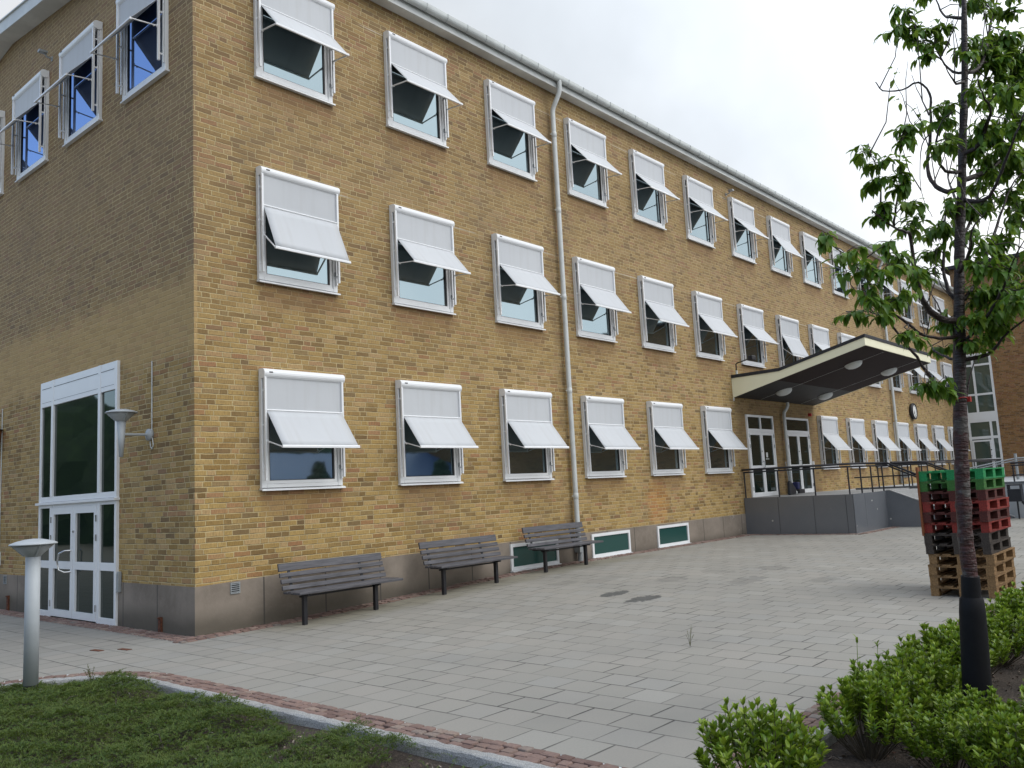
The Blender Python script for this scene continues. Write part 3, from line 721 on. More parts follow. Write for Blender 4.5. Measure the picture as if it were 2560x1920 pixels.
# downpipes
def downpipe(x, z0, grey_from=None):
    p = MB(); p.tube([(x+.02,-.31,EZ+.13),(x+.02,-.31,EZ-.06),(x+.02,-.29,EZ-.16),(x-.0,-.13,EZ-.44),(x,-.10,EZ-.52),(x,-.10,EZ-.62),(x,-.10,z0)], .052, 14)
    for z in (z0+.6, 3.7, 5.7, 7.6, 9.3): p.lathe((x,-.10,z), [(.053,-.06),(.058,-.055),(.058,.055),(.053,.06)], 14); p.bar((x-.10,-.08,z), (x-.04,-.08,z), .014)
    return p.build('downpipe', M['pipe'], bld)
d = downpipe(8.28, .92); s = MB(); s.tube([(8.28,-.10,.93),(8.28,-.10,.62),(8.33,-.11,.50),(8.30,-.11,.20)], .056, 12); s.box(8.22, 8.36, -.17, -.03, .38, .60); s.build('drain_shoe', M['steelgrey'], d)
d = downpipe(29.52, 1.7); s = MB(); s.tube([(29.52,-.10,1.71),(29.52,-.10,1.2)], .06, 12); s.box(29.64, 29.9, -.30, -.05, 1.42, 1.66); s.build('drain_shoe', M['steelgrey'], d)
# air vents in the plinth
for (x, y, z, side) in ((.50, -.013, .49, 0), (-.013, 6.95, .47, 1)):
    v = MB(); w = .145; h_ = .15
    def bx(a, b, za, zb, d0, d1):
        if side: v.box(x-d1, x-d0, y-b, y-a, z+za, z+zb)
        else: v.box(x+a, x+b, y-d1, y-d0, z+za, z+zb)
    bx(0, .012, 0, h_, 0, .014); bx(w-.012, w, 0, h_, 0, .014); bx(.0121, w-.0121, 0, .012, 0, .014); bx(.0121, w-.0121, h_-.012, h_, 0, .014)
    for k in range(5): bx(.0122, w-.0122, .016+k*.026, .026+k*.026, .002, .016)
    o = v.build('air_vent', M['steelgrey'], bld); v = MB(); bx(.0123, w-.0123, .0122, h_-.0122, .0, .0015); v.build('vent_void', M['gasket'], o)

# ------------------------------------------------------------------ brick wing at the far end
wing = empty('brick_wing', (XE, 0, 0)); tag(wing, 'taller brown brick wing standing across the far end of the plaza', 'building')
mb = MB(); mb.box(0, 14, -40, -1.40, -.2, 11.7); mb.box(.001, 14, -1.40, -.01, 7.3, 11.7); mb.build('wall', M['brick2'], wing)
mb = MB(); mb.box(-.3, 14.3, -40.3, .3, 11.7, 11.86); mb.build('roof', M['roofing'], wing)
f = MB(); A, B_ = -1.40, -.02
for y in (A+.05, -.56, B_-.04): f.box(-.03, .08, y-.05, y+.05, 4.30, 7.28)
for z in (4.33, 5.25, 6.72, 7.25): f.box(-.028, .08, A, B_, z-.05, z+.05)
f.box(-.035, .08, A, B_, 3.98, 4.279)
for y in (A+.05, -1.05, -.09): f.box(-.03, .08, y-.05, y+.05, 1.165, 3.979)
f.box(-.028, .08, A, B_, 3.88, 3.979); f.box(-.028, .08, A, B_, 3.05, 3.18); f.box(-.027, .08, A, B_, 1.98, 2.08); f.box(-.027, .08, A, B_, 1.165, 1.30)
f.build('stairwell_frame', M['white'], wing)
g = MB(); g.box(.0, .04, A, B_, 1.17, 7.25); g.build('pane', M['glass_wing'], wing)
f = MB(); f.box(-.06, -.031, -1.00, -.92, 1.2, 3.0); f.box(-.06, -.031, -.22, -.14, 1.2, 3.0); f.box(-.06, -.031, -.919, -.221, 2.92, 3.0); f.box(-.06, -.031, -.919, -.221, 2.0, 2.08); f.box(-.06, -.031, -.919, -.221, 1.2, 1.3)
d = f.build('door', M['white'], wing); h = MB(); h.tube([(-.06,-.96,2.2),(-.11,-.96,2.2),(-.11,-.90,2.2)], .014, 8); h.lathe((-.07,-.96,2.5), [(0,0),(.03,0),(.03,.012)], 10, 'x'); build_each(h, 'handle', M['dark'], d)

# ------------------------------------------------------------------ raised entrance platform
plat = empty('entrance_platform', (16, 0, 0)); tag(plat, 'raised entrance platform clad in dark granite slabs with stairs at its right', 'platform')
PX0, PX1, PY, PZ = 16.0, 18.6, -2.95, 1.165
mb = MB(); mb.box(.03, 6.0, PY+.03, 0, -.2, PZ-.03); mb.box(.031, 2.58, PY+.031, -.001, PZ-.03, PZ); mb.box(2.58, 6.0, -2.55, -.001, PZ-.03, PZ-.001)
mb.build('deck', M['slablight'], plat)
s = MB(); s.box(.012, .0295, -2.93, -.016, .1, PZ); s.box(.02, 2.55, PY+.014, PY+.0295, .1, PZ); build_each(s, 'slab_joint', M['gasket'], plat)
for a, b in ((-.97, -.015), (-1.93, -.982), (-2.76, -1.942), (-2.95, -2.772)):
    s = MB(); s.box(-.0, .029, a, b, .10, PZ+.006); o = s.build('granite_slab', M['slab'], plat)
for a, b in ((.0, .86), (.868, 2.60)):
    s = MB(); s.box(a+.001, b, PY-.0, PY+.029, .12, PZ+.006); s.build('granite_slab', M['slab'], plat)
for x in (2.60, 5.95):   # sloping cheek walls beside the stairs
    s = MB()
    s.prism([(PY, .0), (PY, PZ+.01), (PY-.10, PZ+.01), (-5.3, .22), (-5.3, 0)], x-.07, x+.03, 'yz'); s.build('stair_cheek', M['slab'], plat)
for x in (2.60, 5.95): s = MB(); s.add([(x-.08,PY,PZ+.014),(x+.04,PY,PZ+.014),(x+.04,PY-.10,PZ+.014),(x-.08,PY-.10,PZ+.014),(x+.04,-5.32,.224),(x-.08,-5.32,.224),(x-.08,-5.32,.25),(x+.04,-5.32,.25),(x-.08,PY-.1,PZ+.034),(x+.04,PY-.1,PZ+.034),(x-.08,PY,PZ+.034),(x+.04,PY,PZ+.034)], [(10,11,9,8),(8,9,7,6),(0,3,2,1),(3,5,4,2),(0,10,8,3),(3,8,6,5),(1,2,9,11),(2,4,7,9),(4,5,6,7)]); s.build('cheek_coping', M['slablight'], plat)
for k in range(6):
    s = MB(); y1 = -2.55-.36*k; s.box(2.64, 5.87, y1-.42, y1-.0, 0, PZ-.008-.155*(k+1)); s.build('step', M['slablight'], plat)
# upper level behind the stairs, running on to the wing
ter = empty('raised_walkway', (22.1, 0, 0)); tag(ter, 'long raised walkway with pale rendered side wall reaching the far wing', 'walkway')
mb = MB(); mb.box(0, 18.9, -12, 0, -.2, 1.16); mb.build('retaining_wall', M['concretelight'], ter)
mb = MB(); mb.box(-.03, .16, -12, -.9, 1.161, 1.22); mb.build('coping', M['slab'], ter)

# ------------------------------------------------------------------ railings
RH, RL = .027, .021
def railing(label, segs, posts, group='black tubular railings around the entrance'):
    r = empty('railing', segs[0][0]); tag(r, label, 'railing', group); ox, oy, oz = segs[0][0]
    L = lambda p: (p[0]-ox, p[1]-oy, p[2]-oz)
    h = MB(); h.tube([L(p) for p in segs[0]], .028, 10); h.build('handrail', M['rail'], r)
    for sgm in segs[1:]: m = MB(); m.tube([L(p) for p in sgm], .021, 8); m.build('lower_rail', M['rail'], r)
    for x, y, za, zb in posts: m = MB(); m.tube([L((x,y,za)), L((x,y,zb))], .021, 8); m.build('post', M['rail'], r)
    return r
zr, zl, zb = 1.925, 1.865, PZ
def hr(z): return [(16.03,.0,z),(16.03,-2.90,z),(18.55,-2.92,z),(18.57,-3.05,z-.012),(18.57,-5.1,z-1.0)]
railing('black railing along the edge of the dark granite platform, running down beside the stairs', [hr(zr+.01), [(16.03,-.04,zl),(16.03,-2.90,zl),(18.55,-2.92,zl),(18.57,-3.05,zl-.012),(18.57,-5.1,zl-1.0)]],
        [(16.03,-.06,zb,zl)] + [(16.03,y,zb,zl) for y in (-1.02,-2.0,-2.88)] + [(x,-2.92,zb,zl) for x in (16.8,17.6,18.5)] + [(18.57,-3.8,.85,1.5),(18.57,-4.6,.45,1.10),(18.57,-5.05,.25,.88)])
railing('black railing on the far side of the entrance stairs', [[(22.05,-1.6,1.93),(22.05,-2.95,1.93),(22.05,-3.08,1.92),(22.05,-5.1,.95)], [(22.05,-1.6,1.87),(22.05,-2.95,1.87),(22.05,-3.08,1.86),(22.05,-5.1,.88)], [(22.05,-.9,1.55),(22.05,-2.95,1.55)]],
        [(22.05,y,1.2,1.87) for y in (-1.65,-2.1,-2.55,-2.95)] + [(22.05,-4.0,.6,1.42),(22.05,-5.05,.2,.9)])
railing('black railing on the edge of the raised walkway right of the stairs', [[(22.3,-5.3,1.75),(22.3,-11.5,1.75)], [(22.3,-5.3,1.68),(22.3,-11.5,1.68)], [(22.3,-5.3,1.40),(22.3,-11.5,1.40)]],
        [(22.3,-5.35-.42*k,1.22,1.68) for k in range(14)])
railing('black railing running along the walkway under the ground-floor windows', [[(22.6,-1.9,1.98),(38,-1.9,1.98)], [(22.6,-1.9,1.92),(38,-1.9,1.92)]], [(22.7+.95*k,-1.9,1.16,1.92) for k in range(17)])
g2 = empty('metal_railing', (30,-4,1.16)); tag(g2, 'grey galvanised railing with a thick post by the brown brick wing', 'railing')
m = MB(); m.tube([(0,0,0),(0,0,.95)], .05, 12); m.build('post', M['steelgrey'], g2)
m = MB(); m.tube([(-.5,1.9,.42),(0,0,.78),(0,-7,.78)], .025, 8); m.tube([(-.5,1.9,.34),(0,0,.70),(0,-7,.70)], .02, 8); m.build('handrail', M['steelgrey'], g2)
m = MB()
for k in range(30): m.tube([(0,-.2-.22*k,0),(0,-.2-.22*k,.70)], .009, 6)
build_each(m, 'bar', M['dark'], g2)

# ------------------------------------------------------------------ porch canopy
CX0, CX1 = 15.88, 21.56
can = empty('entrance_canopy', (CX0, 0, 3.94)); tag(can, 'cream canopy rising outward over the porch doors with a dark boarded underside', 'canopy')
W = CX1-CX0; zz = lambda z: z-3.94
side = [(0,3.94),(-3.68,4.85),(-3.68,5.06),(-1.39,4.50),(0,4.48)]
for x in (0, W-.03): m = MB(); m.prism([(a, zz(b)) for a, b in side], x, x+.03, 'yz'); m.build('side_panel', M['cream'], can)
m = MB(); m.box(.031, W-.031, -3.68, -3.65, zz(4.86), zz(5.06)); m.build('front_panel', M['cream'], can)
m = MB(); m.prism([(a, zz(b)) for a, b in [(0,4.481),(-1.39,4.501),(-3.70,5.061),(-3.70,5.14),(-1.40,4.585),(0,4.57)]], -.02, W+.02, 'yz'); m.build('roof_edge', M['roofing'], can)
for (a, b, mt) in ((-.0, -1.28, 'soffitgrey'), (-1.285, -3.648, 'soffitwood')):
    m = MB(); f = lambda y: zz(3.95 - .2473*y)
    m.add([(.031,a,f(a)),(W-.031,a,f(a)),(W-.031,b,f(b)),(.031,b,f(b)),(.031,a,f(a)+.05),(W-.031,a,f(a)+.05),(W-.031,b,f(b)+.05),(.031,b,f(b)+.05)], [(0,1,2,3),(4,7,6,5),(0,4,5,1),(1,5,6,2),(2,6,7,3),(3,7,4,0)]); m.build('underside', M[mt], can)
m = MB()
for x in (1.66, 4.55): m.bar((x,-.05,zz(3.95+.012)), (x,-3.6,zz(3.95+.2473*3.6)), .012, .006)
m.box(-.002, .04, -.02, .0, -.09, 0); m.build('cover_strip', M['soffit'], can)
for (x, y) in ((17.53,-2.78),(20.35,-2.82),(17.56,-.75),(20.48,-.82)):
    m = MB(); m.lathe((0,0,0), [(.235,.0),(.235,-.015),(.215,-.06),(.17,-.10),(.10,-.125),(.0,-.132)], 26); o = m.build('dome_light', M['dome'], can); o.location = (x-CX0, y, zz(3.95-.2473*y)); o.rotation_euler.x = -math.atan(.2473)
m = MB(); m.tube([(3.29,-.14,-.0),(3.29,-.14,-.10),(3.25,-.12,-.18),(3.06,-.11,-.32),(3.03,-.11,-.42),(3.03,-.11,-2.10)], .05, 12); m.build('drainpipe', M['pipe'], can)
m = MB(); m.tube([(3.03,-.11,-2.09),(3.03,-.11,-2.77)], .056, 12); m.build('pipe_foot', M['steelgrey'], can)
sp = empty('spotlight', (15.98, -.12, 4.6)); tag(sp, 'small black spotlight on an arm above the canopy edge by the wall', 'lamp')
m = MB(); m.tube([(0,0,-.03),(0,0,.09)], .03, 10); m.build('base', M['pipe'], sp)
m = MB(); m.tube([(0,0,.09),(0,0,.27),(-.03,-.06,.29),(-.22,-.55,.34)], .018, 8); m.build('arm', M['dark'], sp)
m = MB(); m.box(-.36, -.13, -.67, -.53, .27, .40); bevel(m.build('lamp_head', M['dark'], sp), .02, 2)

# wall clock, alarm sounder
ck = empty('wall_clock', (32.05, -.02, 4.14)); tag(ck, 'round black rimmed clock on the brick wall above the windows', 'clock')
m = MB(); m.lathe((0,0,0), [(.0,.0),(.33,.0),(.345,-.03),(.345,-.12),(.29,-.14),(.28,-.11)], 36, 'y'); m.build('rim', M['dark'], ck)
m = MB(); m.lathe((0,-.105,0), [(.0,0),(.285,0)], 36, 'y', False); m.build('dial', M['clockface'], ck)
m = MB()
for k in range(12):
    a = 2*PI*k/12; m.bar((.225*math.sin(a),-.108,.225*math.cos(a)), (.262*math.sin(a),-.108,.262*math.cos(a)), .012, .004, (0,1,0))
build_each(m, 'hour_marks', M['dark'], ck)
for nm, a, l, w in (('hour_hand', R_(215), .15, .026), ('minute_hand', R_(165), .23, .018)):
    m = MB(); m.bar((-.03*math.sin(a),-.113,-.03*math.cos(a)), (l*math.sin(a),-.113,l*math.cos(a)), w, .005, (0,1,0)); m.build(nm, M['dark'], ck)
al = empty('alarm_sounder', (21.08, -.0, 3.63)); tag(al, 'small red alarm sounder on the wall right of the porch doors', 'alarm')
m = MB(); m.box(-.05, .05, -.03, 0, -.05, .05); m.build('base', M['red'], al); m = MB(); m.lathe((0,-.03,0), [(.045,0),(.055,-.02),(.05,-.06),(.0,-.07)], 16, 'y'); m.build('horn', M['red'], al)
kp = MB(); kp.box(20.98, 21.05, -.05, 0, 1.93, 2.14); tag(bevel(kp.build('entry_keypad', M['white']), .008, 2), 'narrow white keypad box on the wall right of the second porch door', 'keypad')
# bird-scarer like lamp stubs at the top floor
for (x, y, z, side, lab) in ((WX[6]-.06, -.0, 9.93, 0, 'small grey sensor bracket above the seventh top-floor window'), (0., 5.13, 10.05, 1, 'small grey sensor bracket high on the shaded left wall')):
    e = empty('sensor', (x, y, z), -PI/2 if side else 0); tag(e, lab, 'sensor')
    m = MB(); m.tube([(0,0,0),(0,-.10,.01),(0,-.13,.06)], .018, 8); m.box(-.03,.03,-.012,0,-.04,.04); build_each(m, 'bracket', M['steelgrey'], e)
    m = MB(); m.box(-.05, .05, -.24, -.10, .06, .10); m.build('sensor_head', M['steelgrey'], e)

# ------------------------------------------------------------------ lamps
def cone_lamp_head(root, z0, r_in, r_out, h):
    m = MB(); m.lathe((0,0,z0), [(r_in+.004,0),(r_in+.012,.01),(r_out-.02,h-.01),(r_out-.028,h-.006),(r_in,.02)], 32); m.build('reflector', M['steelgrey'], root)
    m = MB()
    for k in range(3):
        a = 2*PI*k/3+.5; m.bar(((r_in+.02)*math.cos(a),(r_in+.02)*math.sin(a),z0+.01), ((r_out-.006)*math.cos(a),(r_out-.006)*math.sin(a),z0+h), .012, .012)
    build_each(m, 'struts', M['lampgrey'], root)
    m = MB(); m.lathe((0,0,z0+h), [(.0,.048),(r_out*.35,.042),(r_out*.7,.026),(r_out*.96,.006),(r_out,-.002),(r_out,-.012),(r_out-.02,-.012),(0,-.010)], 36); m.build('cap', M['lampgrey'], root)
bl = empty('path_light', (-2.51, -1.48, -.05)); tag(bl, 'grey bollard lamp with wide cone head at the edge of the left bed', 'lamp')
m = MB(); m.lathe((0,0,0), [(.0,.10),(.067,.10),(.067,1.33),(.0,1.335)], 32); m.build('post', M['lampgrey'], bl)
m = MB(); m.lathe((0,0,0), [(.0,.0),(.064,0),(.064,.101)], 24); m.build('post_foot', M['dark'], bl)
cone_lamp_head(bl, 1.33, .062, .215, .13)
m = MB(); m.lathe((0,0,-.04), [(.0,.09),(.10,.085),(.125,.05),(.13,0)], 9); m.build('footing', M['kerb'], bl)
wl = empty('wall_lamp', (0, 1.235, 2.758)); tag(wl, 'grey cone wall lamp on a bracket beside the tall glazed entrance', 'lamp')
m = MB(); m.lathe((-.0,0,0), [(.0,0),(.085,0),(.085,-.05),(.0,-.075)], 24, 'x'); m.build('mount', M['lampgrey'], wl)
m = MB(); m.tube([(-.05,0,0),(-.40,0,-.0)], .018, 10); m.build('arm', M['lampgrey'], wl)
hd = empty('lamp_head', (-.43, 0, -.32)); hd.parent = wl
m = MB(); m.lathe((0,0,0), [(.0,0),(.028,0),(.062,.52),(.0,.525)], 24); m.build('stem', M['lampgrey'], hd); cone_lamp_head(hd, .50, .06, .215, .13)
cd = empty('conduit', (0, 1.19, 2.7)); tag(cd, 'thin pale cable running up the wall above the wall lamp', 'cable')
m = MB(); m.tube([(-.012,0,1.13),(-.012,0,.05),(-.014,-.03,-.02),(-.014,-.05,-.10),(-.016,-.02,-.15),(-.014,.03,-.12),(-.014,.045,-.04)], .009, 8); m.build('cable', M['pipe'], cd)
# lamp and cable further along the left wall (at the picture's edge)
ll = empty('bulkhead_light', (0, 7.28, 3.25)); tag(ll, 'rusty orange bulkhead lantern on the left wall near the far corner', 'lamp')
m = MB(); m.lathe((-.16,.0,-.14), [(.0,0),(.13,0),(.15,.22),(.0,.24)], 20); m.build('shade', M['porange'], ll); m = MB(); m.lathe((-.16,0,.1), [(.0,.02),(.17,.0),(.17,-.02),(0,-.02)], 20); m.lathe((-.16,0,-.30), [(.0,0),(.11,0),(.12,.15),(.0,.15)], 20); m.build('metal_cap', M['dark'], ll)
m = MB(); m.tube([(-.012,-.04,.5),(-.012,-.04,-2.2)], .01, 8); m.box(-.05,0,-.10,.02,-2.45,-2.2); m.build('cable', M['pipe'], ll)
# rusty pipe stubs at the foot of the left wall, door stop plate
for (y, h_, lab) in ((.90, .21, 'rusty flat steel stub against the plinth near the building corner'), (6.68, .27, 'rusty steel stub against the left wall beyond the glazed entrance')):
    m = MB(); m.box(-.045, -.013, y-.035, y+.035, -.02, h_); m.box(-.07, -.013, y-.02, y+.02, h_-.02, h_-.005); tag(m.build('steel_stub', M['rust']), lab, 'pipe stub', 'rusty stubs at the left wall')
m = MB(); m.box(-.07, -.013, 2.12, 2.18, .50, .80); tag(bevel(m.build('door_opener', M['steelgrey']), .01, 2), 'small grey door opener switch right of the glazed entrance', 'switch')
for (x, y, lab) in ((-1.14, .28, 'rusty drain slot plate in the paving, the left one of the pair'), (-.93, -.01, 'rusty drain slot plate in the paving, the right one nearer the building corner')):
    m = MB(); m.box(-.035, .035, -.10, .10, .001, .007); o = m.build('drain_plate', M['rust']); o.location = (x, y, 0); o.rotation_euler.z = .15; tag(o, lab, 'drain plate', 'rusty drain plates')
# ------------------------------------------------------------------ benches
def make_bench():
    r = empty('park_bench'); L = 1.85
    for yb, zb in ((-.44, 0), (-.545, .004), (-.65, .004), (-.745, 0)):
        m = MB(); m.box(0, L, yb-.044, yb+.044, .405+zb, .438+zb); o = m.build('seat_slat', M['slat'], r); bevel(o, .006, 2)
    for k, h in enumerate((.060, .060, .060, .110)):
        z = .482 + k*.086 + (.02 if k == 3 else 0); t = .22; y = -.375 + k*.032
        m = MB(); c, s = math.cos(t), math.sin(t)
        for_v = []
        for x in (-.0, L-.0):
            for a, b in ((-.016,-h/2),(.016,-h/2),(.016,h/2),(-.016,h/2)): for_v.append((x, y + a*c + b*s, z - a*s + b*c))
        m.add(for_v, [(0,1,2,3),(7,6,5,4),(0,4,5,1),(1,5,6,2),(2,6,7,3),(3,7,4,0)]); o = m.build('back_slat', M['slat'], r); bevel(o, .006, 2)
    for x in (.17, 1.42):
        m = MB(); m.box(x-.028, x+.028, -.675, -.62, -.25, .378); m.build('leg', M['dark'], r)
        m = MB(); m.box(x-.02, x+.02, -.76, -.36, .379, .403); m.bar((x,-.372,.39), (x,-.255,.80), .045, .010, (0,1,0)); m.build('bracket', M['dark'], r)
    m = MB(); m.box(.12, 1.5, -.625, -.595, .355, .378); m.build('underframe', M['dark'], r)
    return r
bp = make_bench()
for i, (x, lab) in enumerate(((1.08, 'grey slatted bench nearest the building corner, in front of bare plinth'), (3.74, 'grey slatted bench in the middle of the three along the wall'), (6.34, 'grey slatted bench in front of a basement window by the drainpipe'))):
    b = bp if i == 0 else copy_tree(bp); b.location = (x, 0, gz(x+.8, -.7)); tag(b, lab, 'bench', 'grey slatted benches along the brick wall')

# ------------------------------------------------------------------ stack of pallets
rnd = random.Random(11)
def pallet_meshes():
    H = .1375; d = {}
    t = MB()
    for yc, w in ((-.33,.135),(-.17,.10),(0,.135),(.17,.10),(.33,.135)): t.box(0, 1.2, yc-w/2, yc+w/2, H-.017, H)
    for xc in (.072, .6, 1.128): t.box(xc-.07, xc+.07, -.395, .395, H-.033, H-.0175)
    d['deck'] = t
    b = MB(); b.box(-.07, .07, -.048, .048, .0195, H-.0335); d['block'] = b
    s = MB(); s.box(0.002, 1.198, -.049, .049, 0, .019); d['runner'] = s
    return d
def make_pallet(col, first={}):
    r = empty('pallet')
    for k, mb_ in pallet_meshes().items():
        if (k, col) not in first:
            o = mb_.build(k, M[col]); first[(k, col)] = o; me = o.data; bpy.data.objects.remove(o)
            first[(k, col)] = me
        me = first[(k, col)]
        for (x, y) in ({'deck': [(0,0)], 'block': [(a, b) for a in (.072,.6,1.128) for b in (-.345,0,.345)], 'runner': [(0,-.345),(0,0),(0,.345)]}[k]):
            o = bpy.data.objects.new(k, me); C.objects.link(o); o.parent = r; o.location = (x, y, 0)
    return r
cols = ['pwood']*4 + ['pgrey']*2 + ['pred', 'pdred', 'pred', 'pdred', 'pdgreen', 'pgreen']
pl_lab = ['bare wood pallet at the very bottom of the pallet stack', 'bare wood pallet, second from the bottom of the stack', 'bare wood pallet, third from the bottom of the stack', 'bare wood pallet just under the dark grey ones in the stack',
 'weathered dark grey pallet resting on the bare wood ones', 'weathered dark grey pallet just under the lowest red pallet', 'bright red pallet resting on the dark grey ones', 'dark brownish red pallet between the two bright red ones',
 'bright red pallet, the upper of the two bright red ones', 'brownish red pallet just under the green ones', 'dull green pallet just under the topmost pallet', 'bright green pallet on top of the stack']
z = gz(7, -7.6) - .0
for i, c in enumerate(cols):
    p = make_pallet(c); p.location = (6.58 + rnd.uniform(-.018, .018) + (0.0 if i < 4 else .012), -7.62 + rnd.uniform(-.015, .015), z); p.rotation_euler.z = R_(rnd.uniform(-.9, .9)); z += .1385
    tag(p, pl_lab[i], 'pallet', 'wooden pallets stacked on the plaza')
m = MB(); m.box(-.012, .012, -.05, .05, 0, .92); o = m.build('loose_board', M['porange']); o.location = (6.60, -7.212, .80); o.rotation_euler = (R_(1.5), 0, PI/2); tag(o, 'thin orange brown board standing on edge against the left side of the pallet stack', 'board')

# ------------------------------------------------------------------ bin, hand truck, weed
bn = empty('litter_bin', (21.45, -5.5, .68)); tag(bn, 'black litter bin fixed beside the pale walkway wall behind the pallets', 'bin')
m = MB(); m.box(-.16, .16, -.17, .17, 0, .34); m.box(-.16, .16, -.17, -.14, .341, .44); m.box(-.16, .16, .14, .17, .341, .44); m.box(-.16,.16,-.17,.17,.441,.475); bevel(m.build('body', M['bin'], bn), .012, 2)
m = MB(); m.box(.10, .14, -.02, .02, -.49, .3); m.box(.141, .62, -.02, .02, .2, .24); m.build('post', M['dark'], bn)
m = MB(); m.prism([(-.17,.02),(-.24,-.12),(-.31,-.20),(-.29,-.22),(-.20,-.14),(-.12,-.02)], -.05, .02, 'yz'); m.build('bag_tail', M['bin'], bn)
ht = empty('hand_truck', (18.30, -.46, PZ)); tag(ht, 'small hand truck with black base and blue load before the second porch door', 'hand truck')
m = MB(); m.box(.02, .42, -.16, .12, .03, .15); bevel(m.build('base', M['dark'], ht), .012, 2)
m = MB(); m.tube([(.03,.10,.1),(.0,.18,.95)], .010, 8); m.tube([(.17,.10,.1),(.12,.18,.95)], .010, 8); m.tube([(.0,.18,.95),(.12,.18,.95)], .010, 8); m.build('handle_frame', M['steelgrey'], ht)
m = MB(); m.box(.10, .26, -.10, .08, .151, .36); bevel(m.build('load', M['bluebag'], ht), .03, 3)
m = MB(); m.lathe((-.02,-.05,.06), [(0,-.02),(.06,-.02),(.06,.02),(0,.02)], 16, 'x'); m.lathe((-.10,-.0,.07), [(0,-.02),(.07,-.02),(.07,.02),(0,.02)], 16, 'x'); build_each(m, 'wheel', M['dome'], ht)
m = MB(); m.prism([(-.55,.0),(-.12,.02),(-.10,.18),(-.45,.42),(-.52,.36)], .0, .10, 'xz'); o = bevel(m.build('black_sack', M['bin']), .04, 3); o.location = (18.28, -.60, PZ); tag(o, 'slumped black bag on the platform beside the hand truck', 'bag')
rnd = random.Random(2)
def weed(name, x, y, z, h, n, lab, mt='dryleaf', leaf=.02):
    m = MB()
    for i in range(n):
        a = rnd.uniform(0, 2*PI); l = h*rnd.uniform(.5, 1); sp_ = rnd.uniform(.15, .55)*l
        p = [(0,0,0), (math.cos(a)*sp_*.3, math.sin(a)*sp_*.3, l*.5), (math.cos(a)*sp_, math.sin(a)*sp_, l)]
        m.tube(p, [.0022,.0018,.0008], 4, False)
        for k in range(int(l/.012)):
            t = rnd.uniform(.2, 1); q = Vector(p[1]).lerp(Vector(p[2]), (t-.2)/.8) if t > .2 else Vector(p[1])
            add_leaf(m, q, Vector((rnd.uniform(-1,1), rnd.uniform(-1,1), rnd.uniform(.2,1))).normalized(), leaf*rnd.uniform(.5,1), leaf*.3)
    o = m.build(name, M[mt], fix=False); o.location = (x, y, z); tag(o, lab, 'weed'); return o
def add_leaf(mb, base, d, l, w, fold=.25, droop=.25):
    d = d.normalized(); s = d.cross(Vector((0,0,1)))
    if s.length < .05: s = d.cross(Vector((1,0,0)))
    s.normalize(); u = s.cross(d).normalized(); h = w/2
    p0 = base; p1 = base + d*l*.38; p2 = base + d*l*.74 - u*l*droop*.30; p3 = base + d*l - u*l*droop
    vs = [p0, p1, p2, p3, p1 + s*h*.95 + u*h*fold, p2 + s*h*.75 + u*h*fold - u*l*droop*.03, p1 - s*h*.95 + u*h*fold, p2 - s*h*.75 + u*h*fold - u*l*droop*.03]
    mb.add(vs, [(0,4,1), (4,5,2,1), (5,3,2), (0,1,6), (6,1,2,7), (7,2,3)], True)
weed('weed', 2.12, -6.11, gz(2.12,-6.11), .20, 5, 'lone thin dry weed growing from a joint in the middle of the paving')
for i, (x, y, h_) in enumerate(((-2.05, -1.75, .22), (-2.9, -1.25, .26))):
    weed('weed', x, y, -.03, h_, 9, ['tall straggly weed at the rounded kerb right of the bollard lamp', 'tall brown weed at the kerb left of the bollard lamp'][i], 'dryleaf', .03)
